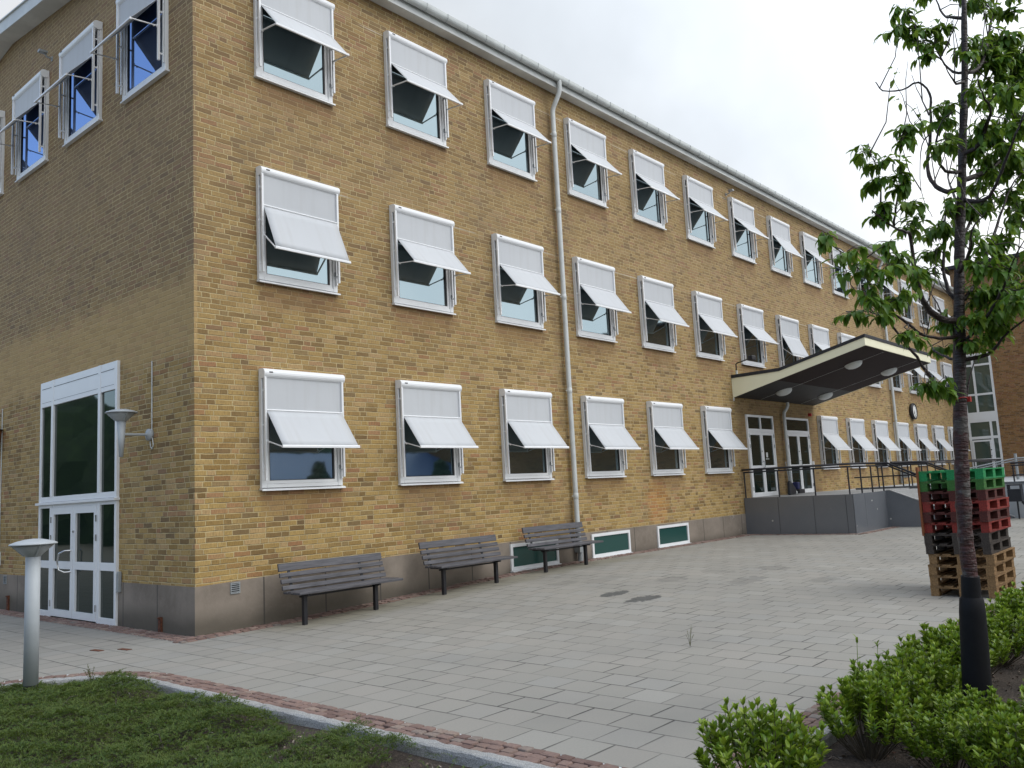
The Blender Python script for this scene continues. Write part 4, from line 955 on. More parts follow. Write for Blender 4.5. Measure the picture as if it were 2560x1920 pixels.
BR=[
(0.03,[[0.44,-9.34,2.66],[0.29,-9.26,2.67],[0.16,-9.21,2.75],[0.05,-9.21,2.88],[-0.04,-9.22,3.0],[-0.13,-9.24,3.16],[-0.21,-9.24,3.17],[-0.33,-9.2,3.19],[-0.48,-9.13,3.28]]),
(0.01,[[0.11,-9.08,3.32],[-0.04,-9.15,3.39],[-0.18,-9.21,3.44],[-0.33,-9.29,3.62],[-0.48,-9.35,3.69]]),
(0.009,[[0.05,-9.03,3.39],[-0.16,-9.1,3.48],[-0.38,-9.16,3.57],[-0.61,-9.19,3.59]]),
(0.022,[[0.39,-9.46,3.56],[0.38,-9.37,3.54],[0.37,-9.31,3.59],[0.38,-9.27,3.68],[0.41,-9.27,3.84],[0.46,-9.29,3.99],[0.5,-9.3,4.19],[0.53,-9.3,4.32],[0.52,-9.24,4.42],[0.49,-9.13,4.39],[0.44,-9.02,4.41],[0.45,-8.97,4.5]]),
(0.008,[[0.22,-9.35,4.04],[0.32,-9.3,4.19],[0.42,-9.25,4.33],[0.52,-9.2,4.49]]),
(0.006,[[0.2,-9.32,3.97],[0.35,-9.23,4.15],[0.5,-9.14,4.3]]),
(0.006,[[0.23,-9.34,3.91],[0.3,-9.27,3.88],[0.4,-9.21,3.75],[0.53,-9.18,3.57],[0.68,-9.19,3.47]]),
(0.016,[[0.39,-9.47,3.63],[0.23,-9.41,3.63],[0.11,-9.4,3.69],[0.02,-9.42,3.77],[-0.05,-9.47,3.85],[-0.1,-9.55,3.89]]),
(0.014,[[0.36,-9.57,4.32],[0.38,-9.51,4.34],[0.4,-9.46,4.4],[0.43,-9.42,4.5],[0.45,-9.38,4.61],[0.42,-9.29,4.75]]),
(0.013,[[0.37,-9.56,4.23],[0.26,-9.53,4.21],[0.16,-9.52,4.23],[0.06,-9.51,4.29]]),
(0.015,[[0.34,-9.62,4.7],[0.37,-9.52,4.73],[0.44,-9.46,4.81],[0.5,-9.42,4.96],[0.58,-9.4,5.12]]),
(0.016,[[0.44,-9.32,2.56],[0.3,-9.27,2.54],[0.15,-9.21,2.54],[0.02,-9.18,2.57],[-0.13,-9.14,2.63],[-0.28,-9.09,2.71],[-0.41,-9.07,2.8],[-0.56,-9.03,2.94],[-0.73,-8.97,3.04],[-0.86,-8.95,3.09]]),
(0.018,[[0.46,-9.27,2.15],[0.36,-9.23,2.18],[0.22,-9.18,2.27],[0.09,-9.14,2.41],[-0.05,-9.09,2.55],[-0.17,-9.05,2.65],[-0.3,-8.99,2.69],[-0.45,-8.91,2.69]]),
(0.014,[[0.45,-9.3,2.42],[0.52,-9.21,2.44],[0.59,-9.12,2.51],[0.68,-9.06,2.61],[0.77,-9.01,2.76]]),
(0.022,[[0.42,-9.35,2.81],[0.45,-9.3,2.85],[0.47,-9.27,2.98],[0.52,-9.27,3.16],[0.58,-9.3,3.46],[0.62,-9.29,3.58]]),
(0.012,[[0.44,-9.32,2.57],[0.48,-9.24,2.65],[0.54,-9.19,2.82],[0.58,-9.12,2.97]]),
(0.024,[[0.4,-9.48,3.61],[0.62,-9.57,3.68],[0.82,-9.65,3.82],[0.98,-9.69,3.96],[1.18,-9.76,4.07],[1.38,-9.85,4.19]]),
(0.02,[[0.41,-9.46,3.48],[0.36,-9.53,3.42],[0.34,-9.62,3.43],[0.28,-9.7,3.51],[0.22,-9.77,3.62],[0.15,-9.84,3.72],[0.1,-9.93,3.86],[0.04,-10.01,3.98]]),
(0.02,[[0.37,-9.57,4.3],[0.5,-9.61,4.36],[0.61,-9.65,4.49],[0.71,-9.67,4.66],[0.8,-9.69,4.82],[0.91,-9.73,5.01],[1.0,-9.75,5.2]]),
(0.02,[[0.39,-9.49,3.77],[0.35,-9.6,3.79],[0.28,-9.68,3.91],[0.17,-9.72,3.94],[0.03,-9.71,4.0],[-0.1,-9.72,4.07]]),
(0.018,[[0.47,-9.32,2.39],[0.5,-9.47,2.42],[0.48,-9.57,2.51],[0.48,-9.71,2.61],[0.48,-9.83,2.69]]),
(0.018,[[0.44,-9.37,2.79],[0.56,-9.46,2.95],[0.64,-9.53,3.17],[0.73,-9.6,3.38],[0.82,-9.67,3.59],[0.93,-9.75,3.73],[1.06,-9.85,3.91]]),
(0.016,[[0.46,-9.33,2.51],[0.36,-9.5,2.62],[0.24,-9.65,2.79],[0.09,-9.75,2.92],[-0.05,-9.86,3.02]]),
(0.014,[[0.42,-9.42,3.19],[0.73,-9.43,3.42],[1.03,-9.44,3.7],[1.28,-9.4,4.04]]),
(0.01,[[0.5,-9.29,2.06],[0.57,-9.33,2.29],[0.66,-9.35,2.41],[0.75,-9.39,2.57]]),
(0.018,[[0.41,-9.44,3.35],[0.71,-9.34,3.58],[1.01,-9.25,3.83],[1.32,-9.18,4.1]]),
(0.018,[[0.43,-9.39,3.0],[0.11,-9.52,3.04],[-0.24,-9.61,3.08],[-0.54,-9.76,3.09]]),
]
LC=[
([0.42,-9.29,4.75],0.14,0.12),([0.31,-9.16,4.76],0.07,0.07),([0.41,-9.39,4.61],0.10,0.08),([0.37,-9.33,4.52],0.07,0.07),([0.46,-9.46,4.71],0.08,0.07),([0.35,-9.23,4.9],0.07,0.06),([-0.38,-9.34,3.73],0.09,0.07),([-0.35,-9.38,3.78],0.06,0.04),([-0.53,-9.15,3.65],0.09,0.05),([-0.46,-9.21,3.57],0.05,0.04),([-0.38,-9.29,3.5],0.10,0.07),([-0.36,-9.3,3.42],0.04,0.04),([-0.39,-9.13,3.49],0.02,0.03),([-0.34,-9.16,3.34],0.05,0.04),([0.06,-9.2,3.42],0.06,0.06),([0.21,-9.2,3.34],0.10,0.08),([-0.36,-9.13,3.27],0.02,0.02),([-1.03,-9.03,3.03],0.08,0.05),([-0.49,-9.22,3.06],0.08,0.07),([-0.86,-9.07,2.96],0.09,0.06),([-0.67,-9.13,2.87],0.13,0.10),([-0.36,-9.21,2.95],0.10,0.09),([-0.64,-9.13,2.73],0.11,0.10),([-0.34,-9.18,2.73],0.12,0.09),([-0.5,-9.12,2.62],0.07,0.06),([-0.52,-8.96,2.66],0.05,0.03),([0.39,-9.42,4.13],0.09,0.08),([0.38,-9.4,4.04],0.07,0.05),([-0.02,-9.45,3.73],0.09,0.08),([0.5,-9.24,3.32],0.12,0.09),([0.5,-9.21,3.18],0.10,0.09),([0.35,-9.39,3.45],0.06,0.06),([0.54,-9.3,3.38],0.07,0.10),([0.47,-9.6,4.58],0.07,0.08),([0.25,-9.6,4.39],0.05,0.06),([0.56,-9.61,4.86],0.08,0.07),([0.86,-9.67,4.92],0.07,0.05),([0.93,-9.75,4.88],0.07,0.10),([0.82,-9.73,4.65],0.12,0.14),([0.99,-9.76,4.57],0.10,0.12),([0.71,-9.71,4.45],0.08,0.10),([0.92,-9.78,4.37],0.09,0.10),([0.21,-9.65,4.14],0.08,0.08),([0.7,-9.51,4.27],0.07,0.09),([0.78,-9.73,4.17],0.08,0.08),([0.48,-9.66,4.1],0.05,0.06),([0.85,-9.63,3.99],0.12,0.10),([0.27,-9.81,3.83],0.08,0.08),([0.7,-9.57,3.83],0.10,0.08),([1.04,-9.69,3.89],0.09,0.10),([0.85,-9.48,3.97],0.05,0.05),([0.77,-9.44,3.48],0.10,0.09),([0.92,-9.63,3.59],0.07,0.07),([1.08,-9.65,3.44],0.09,0.10),([0.79,-9.56,3.23],0.15,0.13),([0.17,-9.55,3.08],0.09,0.09),([0.1,-9.59,2.93],0.14,0.12),([0.86,-9.6,3.01],0.13,0.13),([0.55,-9.49,2.83],0.15,0.13),([0.13,-9.72,2.69],0.09,0.10),([0.3,-9.47,2.62],0.09,0.11),([0.38,-9.55,2.62],0.11,0.09),([0.41,-9.42,2.5],0.08,0.10),([0.68,-9.45,2.55],0.08,0.10),([0.05,-9.25,2.22],0.09,0.07),([-0.0,-9.19,2.23],0.06,0.06),([0.18,-9.24,2.18],0.08,0.05),([-0.16,-9.21,2.52],0.07,0.05),([-0.3,-9.19,2.52],0.04,0.04),([0.68,-9.16,2.53],0.04,0.03),([0.73,-9.24,2.71],0.05,0.05),([0.47,-9.16,3.05],0.07,0.08),([-0.17,-9.26,2.88],0.08,0.08),([0.85,-9.36,4.08],0.07,0.07),([1.46,-9.22,3.51],0.09,0.11),([1.09,-9.43,3.76],0.09,0.09),([1.23,-9.84,4.33],0.11,0.14),([1.06,-9.85,3.88],0.12,0.14),([1.28,-9.75,3.55],0.11,0.14),([0.75,-9.78,3.08],0.13,0.13),([0.44,-9.8,2.74],0.11,0.11),([1.07,-9.88,4.72],0.10,0.12),([0.36,-9.91,3.82],0.08,0.08),([0.58,-9.53,5.05],0.12,0.10),([0.74,-9.71,5.08],0.14,0.10),([0.98,-9.84,5.05],0.12,0.10),([0.57,-9.38,5.08],0.09,0.09),
]
TR= [[0.697, -9.097, -0.138], [0.679, -9.112, 0.049], [0.661, -9.114, 0.167], [0.587, -9.184, 0.968], [0.55, -9.191, 1.225], [0.521, -9.216, 1.532], [0.493, -9.244, 1.842], [0.463, -9.287, 2.239], [0.436, -9.336, 2.66], [0.413, -9.381, 3.03], [0.399, -9.427, 3.352], [0.391, -9.465, 3.596], [0.378, -9.496, 3.83], [0.37, -9.534, 4.075], [0.359, -9.567, 4.314], [0.343, -9.594, 4.554], [0.326, -9.622, 4.794], [0.306, -9.65, 5.06]]
CL0, CL1 = 8.0, 11.4
# ------------------------------------------------------------------ cherry tree
tree = empty('cherry_tree', (TR[0][0], TR[0][1], -.1)); tag(tree, 'young cherry tree with reddish banded bark growing in the right planting bed', 'tree')
T0 = Vector(tree.location); rnd = random.Random(21)
m = MB(); pts = []; rad = []
for i in range(len(TR)-1):
    a, b = Vector(TR[i]), Vector(TR[i+1]); n = max(1, int((b-a).length/.05))
    for k in range(n): pts.append(a.lerp(b, k/n))
pts.append(Vector(TR[-1])); pts += [Vector(TR[-1]) + Vector((-.01*k, -.03*k, .22*k)) for k in range(1, 6)]
def rad_at(z):
    T = [(-1,.055),(1.0,.047),(2.15,.041),(2.6,.035),(3.6,.026),(4.2,.021),(4.8,.015),(6.2,.006)]
    for (a, ra), (b, rb) in zip(T, T[1:]):
        if z <= b: return ra + (rb-ra)*(z-a)/(b-a)
    return .005
nodes = [rnd.uniform(.9, 5.5) for _ in range(26)]
for p in pts:
    kn = max([0]+[1-abs(p.z-q)/.045 for q in nodes])*.16
    rad.append((1+kn)*rad_at(p.z)*(1 + rnd.uniform(-.05, .05) + (.10 if rnd.random() < .10 else 0)))
m.tube([p-T0 for p in pts], rad, 14); trunk = m.build('trunk', M['bark'], tree)
def smooth(P, n=3):
    out = []
    for i in range(len(P)-1):
        p0, p1, p2, p3 = P[max(i-1,0)], P[i], P[i+1], P[min(i+2,len(P)-1)]
        for k in range(n):
            t = k/n; out.append(.5*((2*p1) + (p2-p0)*t + (2*p0-5*p1+4*p2-p3)*t*t + (3*p1-p0-3*p2+p3)*t**3))
    out.append(P[-1]); return out
allb = []
for r0, P in BR:
    P = [Vector(p) for p in P]
    if r0 > .0125:      # starts inside the trunk
        q = min(pts, key=lambda t: (t-P[0]).length); P[0] = q
    S = smooth(P); n = len(S)
    S = [s + Vector((rnd.uniform(-1,1), rnd.uniform(-1,1), rnd.uniform(-1,1)))*.004 for s in S]
    rr = [max(.0022, r0*.86*(1-.82*(i/(n-1))**.8))*(1+rnd.uniform(-.1,.1)) for i in range(n)]
    m = MB(); m.tube([s-T0 for s in S], rr, 8); m.build('branch', M['bark'], tree); allb += S
cand = allb + [p for p in pts if p.z > 2.2]
lf = MB()
RV = Vector((.66,-.75,-.05)); right = [c for c in LC if (Vector(c[0])-Vector((.45,-9.3,3))).dot(RV) > .02 and c[0][2] < 5.0]
extra = []
for _ in range(400):
    a, b = rnd.choice(right), rnd.choice(right); dd = (Vector(a[0])-Vector(b[0])).length
    if .12 < dd < .55 and len(extra) < 34: extra.append((tuple(Vector(a[0]).lerp(Vector(b[0]), .5) + Vector((rnd.uniform(-.1,.1), rnd.uniform(-.1,.1), rnd.uniform(-.08,.08)))), .10, .10))
thin = [s for s in allb if 2.6 < s.z < 4.9]
for k in range(34):     # long thin upright shoots, mostly bare
    p0 = rnd.choice(thin); a = rnd.uniform(0, 2*PI); L = rnd.uniform(.25, .65); o = Vector((math.cos(a), math.sin(a), 0))
    m = MB(); m.tube([p0-T0, p0-T0+o*L*.22+Vector((0,0,L*.35)), p0-T0+o*L*.30+Vector((0,0,L*.75)), p0-T0+o*L*.42+Vector((0,0,L))], [.0045,.0035,.0025,.0012], 5, False); m.build('shoot', M['bark'], tree, fix=False)
    for j in range(rnd.randint(0, 5)): add_leaf(lf, p0-T0+o*L*.36+Vector((0,0,L*rnd.uniform(.5,1))), Vector((rnd.uniform(-1,1), rnd.uniform(-1,1), rnd.uniform(-.6,.3))), rnd.uniform(.05,.085), .03)
for c, rx, rz in LC + extra:
    c = Vector(c); q = min(cand, key=lambda t: (t-c).length + (.25 if t.z > c.z+.1 else 0))
    nt = max(5, int(rx*rz*930)); tw = MB()
    mid = q.lerp(c, .5) + Vector((rnd.uniform(-.04,.04), rnd.uniform(-.04,.04), rnd.uniform(.0,.06)))
    tw.tube([q-T0, mid-T0, c-T0], [.0045,.0035,.0025], 5, False)
    for k in range(nt):
        a = Vector((rnd.gauss(0,1), rnd.gauss(0,1), rnd.gauss(0,1))).normalized(); f = rnd.random()**.45
        e = c + Vector((a.x*rx*1.12, a.y*max(rx,.09)*1.3, a.z*rz*1.05))*f
        st = c.lerp(e, .15); tw.tube([st-T0, st.lerp(e,.55)-T0+Vector((0,0,.012)), e-T0], [.0022,.0018,.0010], 4, False)
        for j in range(rnd.randint(5, 8)):
            t = 1 - j*.13; b = st.lerp(e, max(.1, t)) - T0
            o = Vector((rnd.gauss(0,1), rnd.gauss(0,1), 0)).normalized() + a*.5
            dr = Vector((o.x, o.y, rnd.uniform(-1.5, -.05))).normalized()
            add_leaf(lf, b, dr, rnd.uniform(.055, .105), rnd.uniform(.028, .045), rnd.uniform(.1,.5), rnd.uniform(.15,.5))
    tw.build('twig', M['bark'], tree, fix=False)
lf.build('crown', M['leaf'], tree, fix=False)
gp = [Vector(p) for p in TR if p[2] < 1.0]; gp[-1].z = gp[-1].z
A, B2 = Vector(TR[0]) + Vector((0,0,-.1)), Vector(TR[3]) + Vector((0,0,-.01))
m = MB(); prof = [(-.02,.094),(.12,.092),(.35,.090),(.60,.086),(.80,.081),(.87,.074),(.885,.061),(.89,.0605),(.93,.060),(.99,.0575),(1,.056)]
m.tube([A.lerp(B2, t)-A for t, r in prof], [r for t, r in prof], 24); g = m.build('trunk_guard', M['rubber']); g.location = A; tag(g, 'black plastic sleeve wrapped round the lower trunk of the cherry tree', 'tree guard')
q = min(pts, key=lambda p: abs(p.z-2.15)); m = MB()
m.tube([Vector((math.cos(a)*.045, math.sin(a)*.045, .006*math.sin(a*2))) for a in lin(0, 2*PI, 16)], .003, 6, False); m.box(.03, .068, -.055, -.035, -.022, .014)
t_ = m.build('ribbon', M['red'], tree); t_.location = q - T0

# ------------------------------------------------------------------ leafy shrubs of the right bed
def shrub_mesh(seed, n=64, R=.30, H=.45):
    rnd = random.Random(seed); L = MB(); S = MB()
    for i in range(n):
        a = rnd.uniform(0, 2*PI); f = rnd.random()**.55; rr = R*f; h = H*(1-.35*f*f)*rnd.uniform(.72, 1.12)
        top = Vector((math.cos(a)*rr, math.sin(a)*rr, h)); base = Vector((math.cos(a)*rr*.25, math.sin(a)*rr*.25, 0)); mid = base.lerp(top, .5) + Vector((math.cos(a)*.03, math.sin(a)*.03, -.02))
        S.tube([base, mid, top], [.004,.003,.002], 4, False)
        d = (top-mid).normalized()
        for lv in range(rnd.randint(4, 7)):
            p = top.lerp(mid, lv*.17); nl = rnd.randint(4, 6) if lv else rnd.randint(5, 7)
            for k in range(nl):
                b = 2*PI*k/nl + rnd.uniform(-.5,.5) + lv; sd = Vector((math.cos(b), math.sin(b), 0)); op = .55 if lv == 0 else rnd.uniform(.8, 1.6)
                ln = rnd.uniform(.044, .068)*(1 if lv else .85)
                add_leaf(L, p, (d + sd*op + Vector((0,0,.15))).normalized(), ln, ln*rnd.uniform(.40,.5), rnd.uniform(.15,.5), rnd.uniform(-.1,.25))
    return S, L
sv = []
for sd in (1, 2, 3):
    S, L = shrub_mesh(sd); r = empty('shrub'); S.build('stems', M['stem'], r, fix=False); L.build('leaves', M['shrubleaf'], r, fix=False); sv.append(r)
spots = [(-1.40,-8.56,1.12,'small bushy shrub standing alone in front of the kerb, nearest the camera'),
 (-.30,-8.72,1.0,'leafy shrub on the kerb just right of the lone front shrub'),(.22,-8.70,1.05,'leafy shrub overhanging the kerb, second along the kerb row'),(.80,-8.72,1.08,'leafy shrub overhanging the kerb left of the black tree sleeve'),
 (1.38,-8.74,1.12,'dense bright shrub directly left of and behind the black tree sleeve'),(2.05,-8.76,1.05,'shrub at the kerb half hidden behind the tree sleeve'),(2.75,-8.78,1.1,'shrub at the kerb just right of the tree sleeve'),(3.5,-8.8,1.15,'shrub at the kerb below the right side of the pallet stack'),(4.3,-8.8,1.1,'farthest shrub in the kerb row, at the right edge'),
 (-.42,-9.22,.85,'low shrub filling the bed behind the first kerb shrub'),(.15,-9.24,.8,'low shrub left of the foot of the tree sleeve'),(.05,-9.66,.95,'bright shrub at the bottom right in front of the tree sleeve'),
 (.62,-9.72,1.05,'bright shrub right of the foot of the tree'),(-.62,-9.56,.95,'shrub at the lower edge of the picture, right of the bare soil'),(1.30,-9.95,1.05,'leafy shrub at the right edge beside the tree foot'),(2.1,-9.62,.95,'shrub beyond the bare soil right of the tree'),(2.9,-9.45,1.0,'shrub in the second row at the far right edge')]
for i, (x, y, s, lab) in enumerate(spots):
    r = sv[i] if i < 3 else copy_tree(sv[i % 3])
    r.location = (x, y, -.06); r.rotation_euler.z = i*1.7; r.scale = (s, s, s*(1.0 if i else 1.02)); tag(r, lab, 'shrub', 'leafy green shrubs in the right planting bed')
for i, (x, y, h_) in enumerate(((.12,-8.55,.62),(.30,-8.62,.56))):   # taller bare shoots
    m = MB(); rnd = random.Random(40+i); m.tube([(0,0,0),(.01,.01,h_*.6),(.02,.0,h_)], [.004,.003,.0015], 5)
    for k in range(4): add_leaf(m, Vector((.02,0,h_-.01*k)), Vector((rnd.uniform(-1,1), rnd.uniform(-1,1), 1.5)), .045, .018)
    for k in range(5): add_leaf(m, Vector((.01,0,h_*(.4+.1*k))), Vector((rnd.uniform(-1,1), rnd.uniform(-1,1), .6)), .03, .012)
    o = m.build('young_shoot', M['shrubleaf'], fix=False); o.location = (x, y, -.05); tag(o, ['tall bare shoot sticking up from the kerb shrubs', 'slightly shorter bare shoot right of the tallest one in the kerb shrubs'][i], 'shoot')

# ------------------------------------------------------------------ ground cover of the left bed
import mathutils
rnd = random.Random(9); gc = MB(); st = MB()
def nz(x, y, s): return mathutils.noise.noise(Vector((x*s, y*s, 0)))
def inbed(x, y):
    if x > -1.93 or y > -1.16: return False
    if x > KCX and y > KCY: return math.hypot(x-KCX, y-KCY) < KR - .02
    return True
import numpy as np
def ground_cover(seed, N):
    rg = np.random.default_rng(seed)
    X, Y, Hh = [], [], []
    while len(X) < N:
        # more sprigs close to the path of view, fewer far to the west
        x = -1.80 - 5.0*rnd.random()**1.05; y = -1.12 - 7.3*rnd.random()
        if x < -5.2 and y < -5.5: continue
        if not inbed(x+.05, y) and not inbed(x-.09, y-.07): continue
        dn = nz(x, y, 1.1) + .5*nz(x+7, y, 3.2); bare = -.85
        if x > -2.5 and y < -2.8: bare += (x+2.5)*.62
        if y < -4.9 and x > -2.75: bare += .55*min(1, (-4.9-y)/.6)
        if dn < bare and rnd.random() > .05: continue
        X.append(x); Y.append(y); Hh.append(-.02 + max(-.03, .055 + .10*dn) + .05*nz(x, y, 4.5) + .02*nz(x, y, 14))
    X, Y, Hh = np.array(X), np.array(Y), np.array(Hh); K = 11
    a = rg.uniform(0, 2*PI, N); l = rg.uniform(.05, .12, N); up = rg.uniform(.05, .85, N)
    d = np.stack([np.cos(a), np.sin(a), up], 1); d /= np.linalg.norm(d, axis=1)[:, None]
    s = np.stack([-np.sin(a), np.cos(a), np.zeros(N)], 1)
    base = np.stack([X, Y, np.maximum(Hh-.03*rg.random(N), -.06)], 1)
    t = (np.arange(K)/K)[None, :, None]
    p = base[:, None] + d[:, None]*l[:, None, None]*t; p[:, :, 2] -= (l[:, None]*t[:, :, 0]**2*.35)
    sg = np.where(np.arange(K) % 2, 1., -1.)[None, :, None]*rg.uniform(.4, 1.1, (N, K, 1))
    dd = d[:, None]*.8 + s[:, None]*sg; dd[:, :, 2] += rg.uniform(-.1, .8, (N, K)); dd /= np.linalg.norm(dd, axis=2)[:, :, None]
    ll = (rg.uniform(.012, .023, (N, K))*(1-.35*t[:, :, 0]))[:, :, None]
    w = np.cross(dd, np.array([0, 0, 1.])); w /= (np.linalg.norm(w, axis=2)[:, :, None]+1e-6); w *= ll*.22
    V = np.stack([p-w, p+w, p+dd*ll*.7+w*.8, p+dd*ll], 2).reshape(-1, 3); nq = N*K
    me = bpy.data.meshes.new('ground_cover'); me.vertices.add(nq*4); me.vertices.foreach_set('co', V.astype(np.float32).ravel())
    me.loops.add(nq*4); me.loops.foreach_set('vertex_index', np.arange(nq*4, dtype=np.int32))
    me.polygons.add(nq); me.polygons.foreach_set('loop_start', np.arange(0, nq*4, 4, dtype=np.int32))
    me.update(calc_edges=True); me.materials.append(M['mat'])
    o = bpy.data.objects.new('ground_cover', me); C.objects.link(o); return o
gco = ground_cover(9, 68000); tag(gco, 'low dark green creeping ground cover filling the left planting bed', 'ground cover', kind='stuff')
for i in range(26):
    x = rnd.uniform(-5.5, -2.1); y = rnd.uniform(-7.0, -2.2); a = rnd.uniform(0, PI); l = rnd.uniform(.2, .5); z0 = .0
    if not inbed(x, y): continue
    c, s = math.cos(a), math.sin(a)
    st.tube([(x, y, z0-.03), (x+c*l*.4, y+s*l*.4, z0+rnd.uniform(.02,.09)), (x+c*l*.8, y+s*l*.8, z0+rnd.uniform(.0,.06)), (x+c*l, y+s*l+.04, z0-.03)], [.004,.0035,.003,.0015], 5)
tag(st.build('fallen_twigs', M['pgrey'], fix=False), 'dead curved twigs lying over the ground cover', 'twigs', kind='stuff')
ch = MB()
for i in range(3800):
    if i % 2: x = rnd.uniform(-3.4, -1.86); y = rnd.uniform(-8.3, -2.0)
    else: x = rnd.uniform(-1.8, 4.5); y = rnd.uniform(-10.3, -8.5)
    l = rnd.uniform(.008, .04); w = l*rnd.uniform(.2,.5); a = rnd.uniform(0, PI); c, s = math.cos(a)*l/2, math.sin(a)*l/2; z0 = soil_h(x, y) + rnd.uniform(.004, .016); tl = rnd.uniform(-.006,.006)
    px, py = -s/l*w, c/l*w
    ch.add([(x-c-px,y-s-py,z0-tl),(x+c-px,y+s-py,z0+tl),(x+c+px,y+s+py,z0+tl+.003),(x-c+px,y-s+py,z0-tl+.003),(x,y,z0-.01)], [(0,1,2,3),(0,4,1),(1,4,2),(2,4,3),(3,4,0)])
g_ = NG('mulch_chips'); i_ = g_.new('ShaderNodeNewGeometry').outputs['Random Per Island']; g_.set(g_.ramp(i_, [(0,(.05,.035,.025)),(.45,(.10,.065,.045)),(.7,(.22,.18,.145)),(.9,(.36,.34,.31)),(1,(.16,.06,.03))]), .9); M['chip'] = g_.mat
tag(ch.build('bark_mulch', M['chip'], fix=False), 'bark and stone chips scattered on the bare soil', 'mulch', kind='stuff')

# ------------------------------------------------------------------ what stands opposite (seen mirrored in the panes)
lb = empty('low_building', (18, -34, 0)); tag(lb, 'low pale building with a blue metal roof opposite the school, mirrored in the ground-floor panes', 'building')
m = MB(); m.box(0, 22, -10, 0, 0, 2.9); m.build('wall', M['concretelight'], lb)
M['blueroof'] = simple('blue_metal_roof', (.05,.105,.24), .5, obj=False)
m = MB(); m.prism([(-10.5,2.9),(.5,2.9),(.5,3.05),(-5,5.1),(-10.5,3.05)], -.6, 22.6, 'yz'); m.build('roof', M['blueroof'], lb)
rnd = random.Random(30); m = MB()
M['woods'] = simple('distant_foliage', (.028,.055,.016), .9, var=.35, scale=1.2, col2=(.010,.022,.008), obj=False)
def blob(m, c, r):
    n1, n2 = 9, 14; vs = []
    for i in range(n1+1):
        th = PI*i/n1
        for j in range(n2):
            ph = 2*PI*j/n2; d = Vector((math.sin(th)*math.cos(ph), math.sin(th)*math.sin(ph), math.cos(th)))
            k = 1 + .35*mathutils.noise.noise(d*2.3 + Vector(c)); vs.append(Vector(c) + Vector((d.x*r*k, d.y*r*k, d.z*r*1.25*k)))
    m.add(vs, [(i*n2+j, i*n2+(j+1) % n2, (i+1)*n2+(j+1) % n2, (i+1)*n2+j) for i in range(n1) for j in range(n2)], False)
for i in range(70): blob(m, (-50+2.6*i, -48-rnd.uniform(0,6), rnd.uniform(1.5,5)), rnd.uniform(3.5,5.5))
for i in range(45): blob(m, (-52-rnd.uniform(0,6), -48+2.8*i, rnd.uniform(1.5,4)), rnd.uniform(3.5,5))
for i, (bx, by) in enumerate(((19,-30),(29,-31),(33.5,-30),(24.5,-31))):
    for k in range(4): blob(m, (bx, by, .8+.9*k), 1.3-.28*k)
for i in range(26): blob(m, (-15-rnd.uniform(0,5), 19+2.0*i, rnd.uniform(1.5,4.5)), rnd.uniform(2.6,4))
tag(m.build('distant_woods', M['woods'], fix=False), 'dark line of trees around the far sides of the plaza', 'woods', kind='stuff')

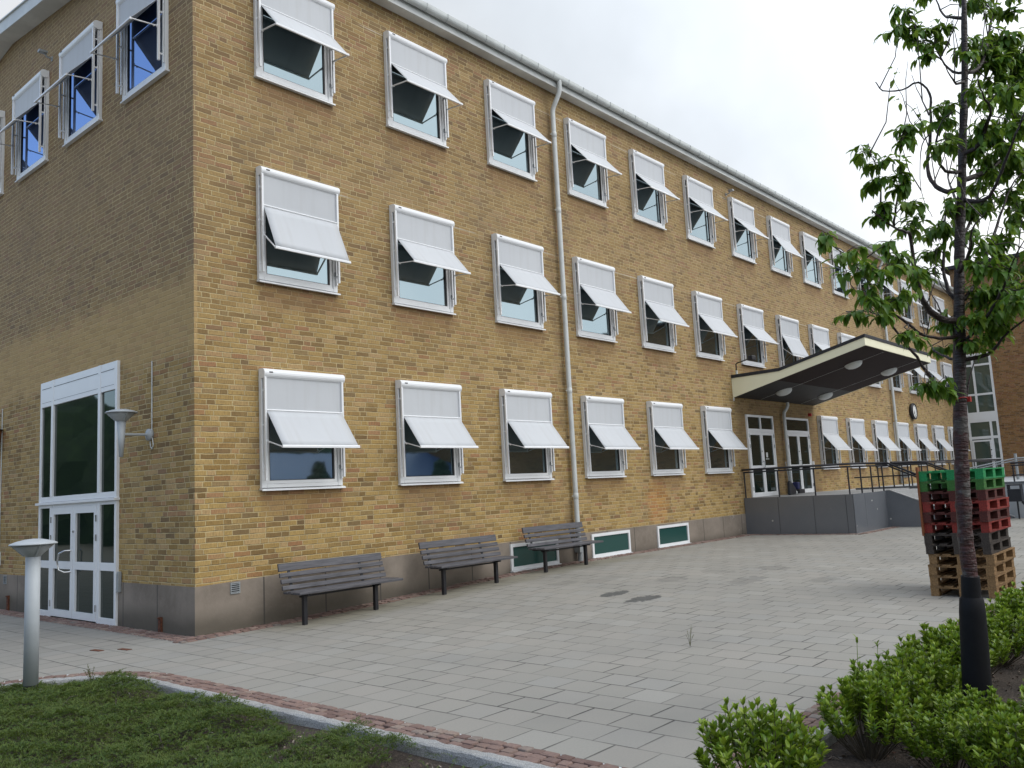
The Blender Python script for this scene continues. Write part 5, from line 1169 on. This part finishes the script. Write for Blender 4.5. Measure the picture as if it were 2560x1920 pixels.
# ------------------------------------------------------------------ light, sky, camera
S_DIR = Vector((.30, -.80, .95)).normalized()
sl = bpy.data.lights.new('sun', 'SUN'); sl.energy = 1.1; sl.angle = R_(28); sl.color = (1, .97, .93)
so = bpy.data.objects.new('sun', sl); C.objects.link(so); so.rotation_euler = S_DIR.to_track_quat('Z', 'Y').to_euler()
W_ = bpy.data.worlds.new('World'); bpy.context.scene.world = W_; W_.use_nodes = True; t = W_.node_tree; n = t.nodes; bg = n['Background']
class WG(NG):
    def __init__(s): s.t = t; s.n = n
w = WG(); sky = w.new('ShaderNodeTexSky', sky_type='NISHITA'); sky.sun_disc = False
sky.sun_elevation = math.asin(S_DIR.z); sky.sun_rotation = math.atan2(S_DIR.x, S_DIR.y); sky.dust_density = 2.
D = w.new('ShaderNodeTexCoord').outputs['Generated']
def dot(v, c):
    q = w.new('ShaderNodeVectorMath', operation='DOT_PRODUCT'); w.link(v, q.inputs[0]); q.inputs[1].default_value = Vector(c).normalized(); return q.outputs['Value']
cl = w.noise(D, 2.6, 5, .55); cl2 = w.noise(D, 1.3, 3, .5)
south = w.rng(dot(D, (.15,-.80,.50)), -.35, .85)
lum = w.m('ADD', CL0, w.m('MULTIPLY', south, CL1))
lum = w.m('MULTIPLY', lum, w.rng(cl, .3, .7, .90, 1.12)); lum = w.m('MULTIPLY', lum, w.rng(dot(D, (-1,.1,.2)), 0, 1, 1, .60))
tone = w.mix(w.rng(cl2, .42, .62), (.86,.925,1.0), (.965,.98,.995))
cloud = w.new('ShaderNodeVectorMath', operation='SCALE'); w.link(tone, cloud.inputs[0]); w.link(lum, cloud.inputs['Scale'])
hole = w.rng(w.m('ADD', dot(D, (-.62,.55,.50)), w.m('MULTIPLY', w.m('SUBTRACT', cl, .5), .7)), .55, .92, 0, .88)
blue = w.new('ShaderNodeVectorMath', operation='SCALE'); w.link(sky.outputs[0], blue.inputs[0]); blue.inputs['Scale'].default_value = 3.4
w.link(w.mix(hole, cloud.outputs[0], blue.outputs[0]), bg.inputs[0]); bg.inputs[1].default_value = .1
cam = bpy.data.cameras.new('camera'); co = bpy.data.objects.new('camera', cam); C.objects.link(co)
Rr, Uu, Ff = Vector((0.65956502,-0.74988891,-0.05138681)), Vector((-0.06070276,-0.12128385,0.99076001)), Vector((0.74919234,0.65035132,0.12551491))
co.matrix_world = Matrix(((Rr.x, Uu.x, -Ff.x, -5.7907), (Rr.y, Uu.y, -Ff.y, -10.7383), (Rr.z, Uu.z, -Ff.z, 1.678), (0,0,0,1)))
cam.sensor_width = 36; cam.lens = 36*2120.677/2560; cam.clip_start = .05; cam.clip_end = 2000
sc = bpy.context.scene; sc.camera = co
sc.view_settings.view_transform = 'Standard'; sc.view_settings.look = 'None'; sc.view_settings.exposure = 0; sc.view_settings.gamma = 1
sc.render.resolution_x = 1024; sc.render.resolution_y = 768
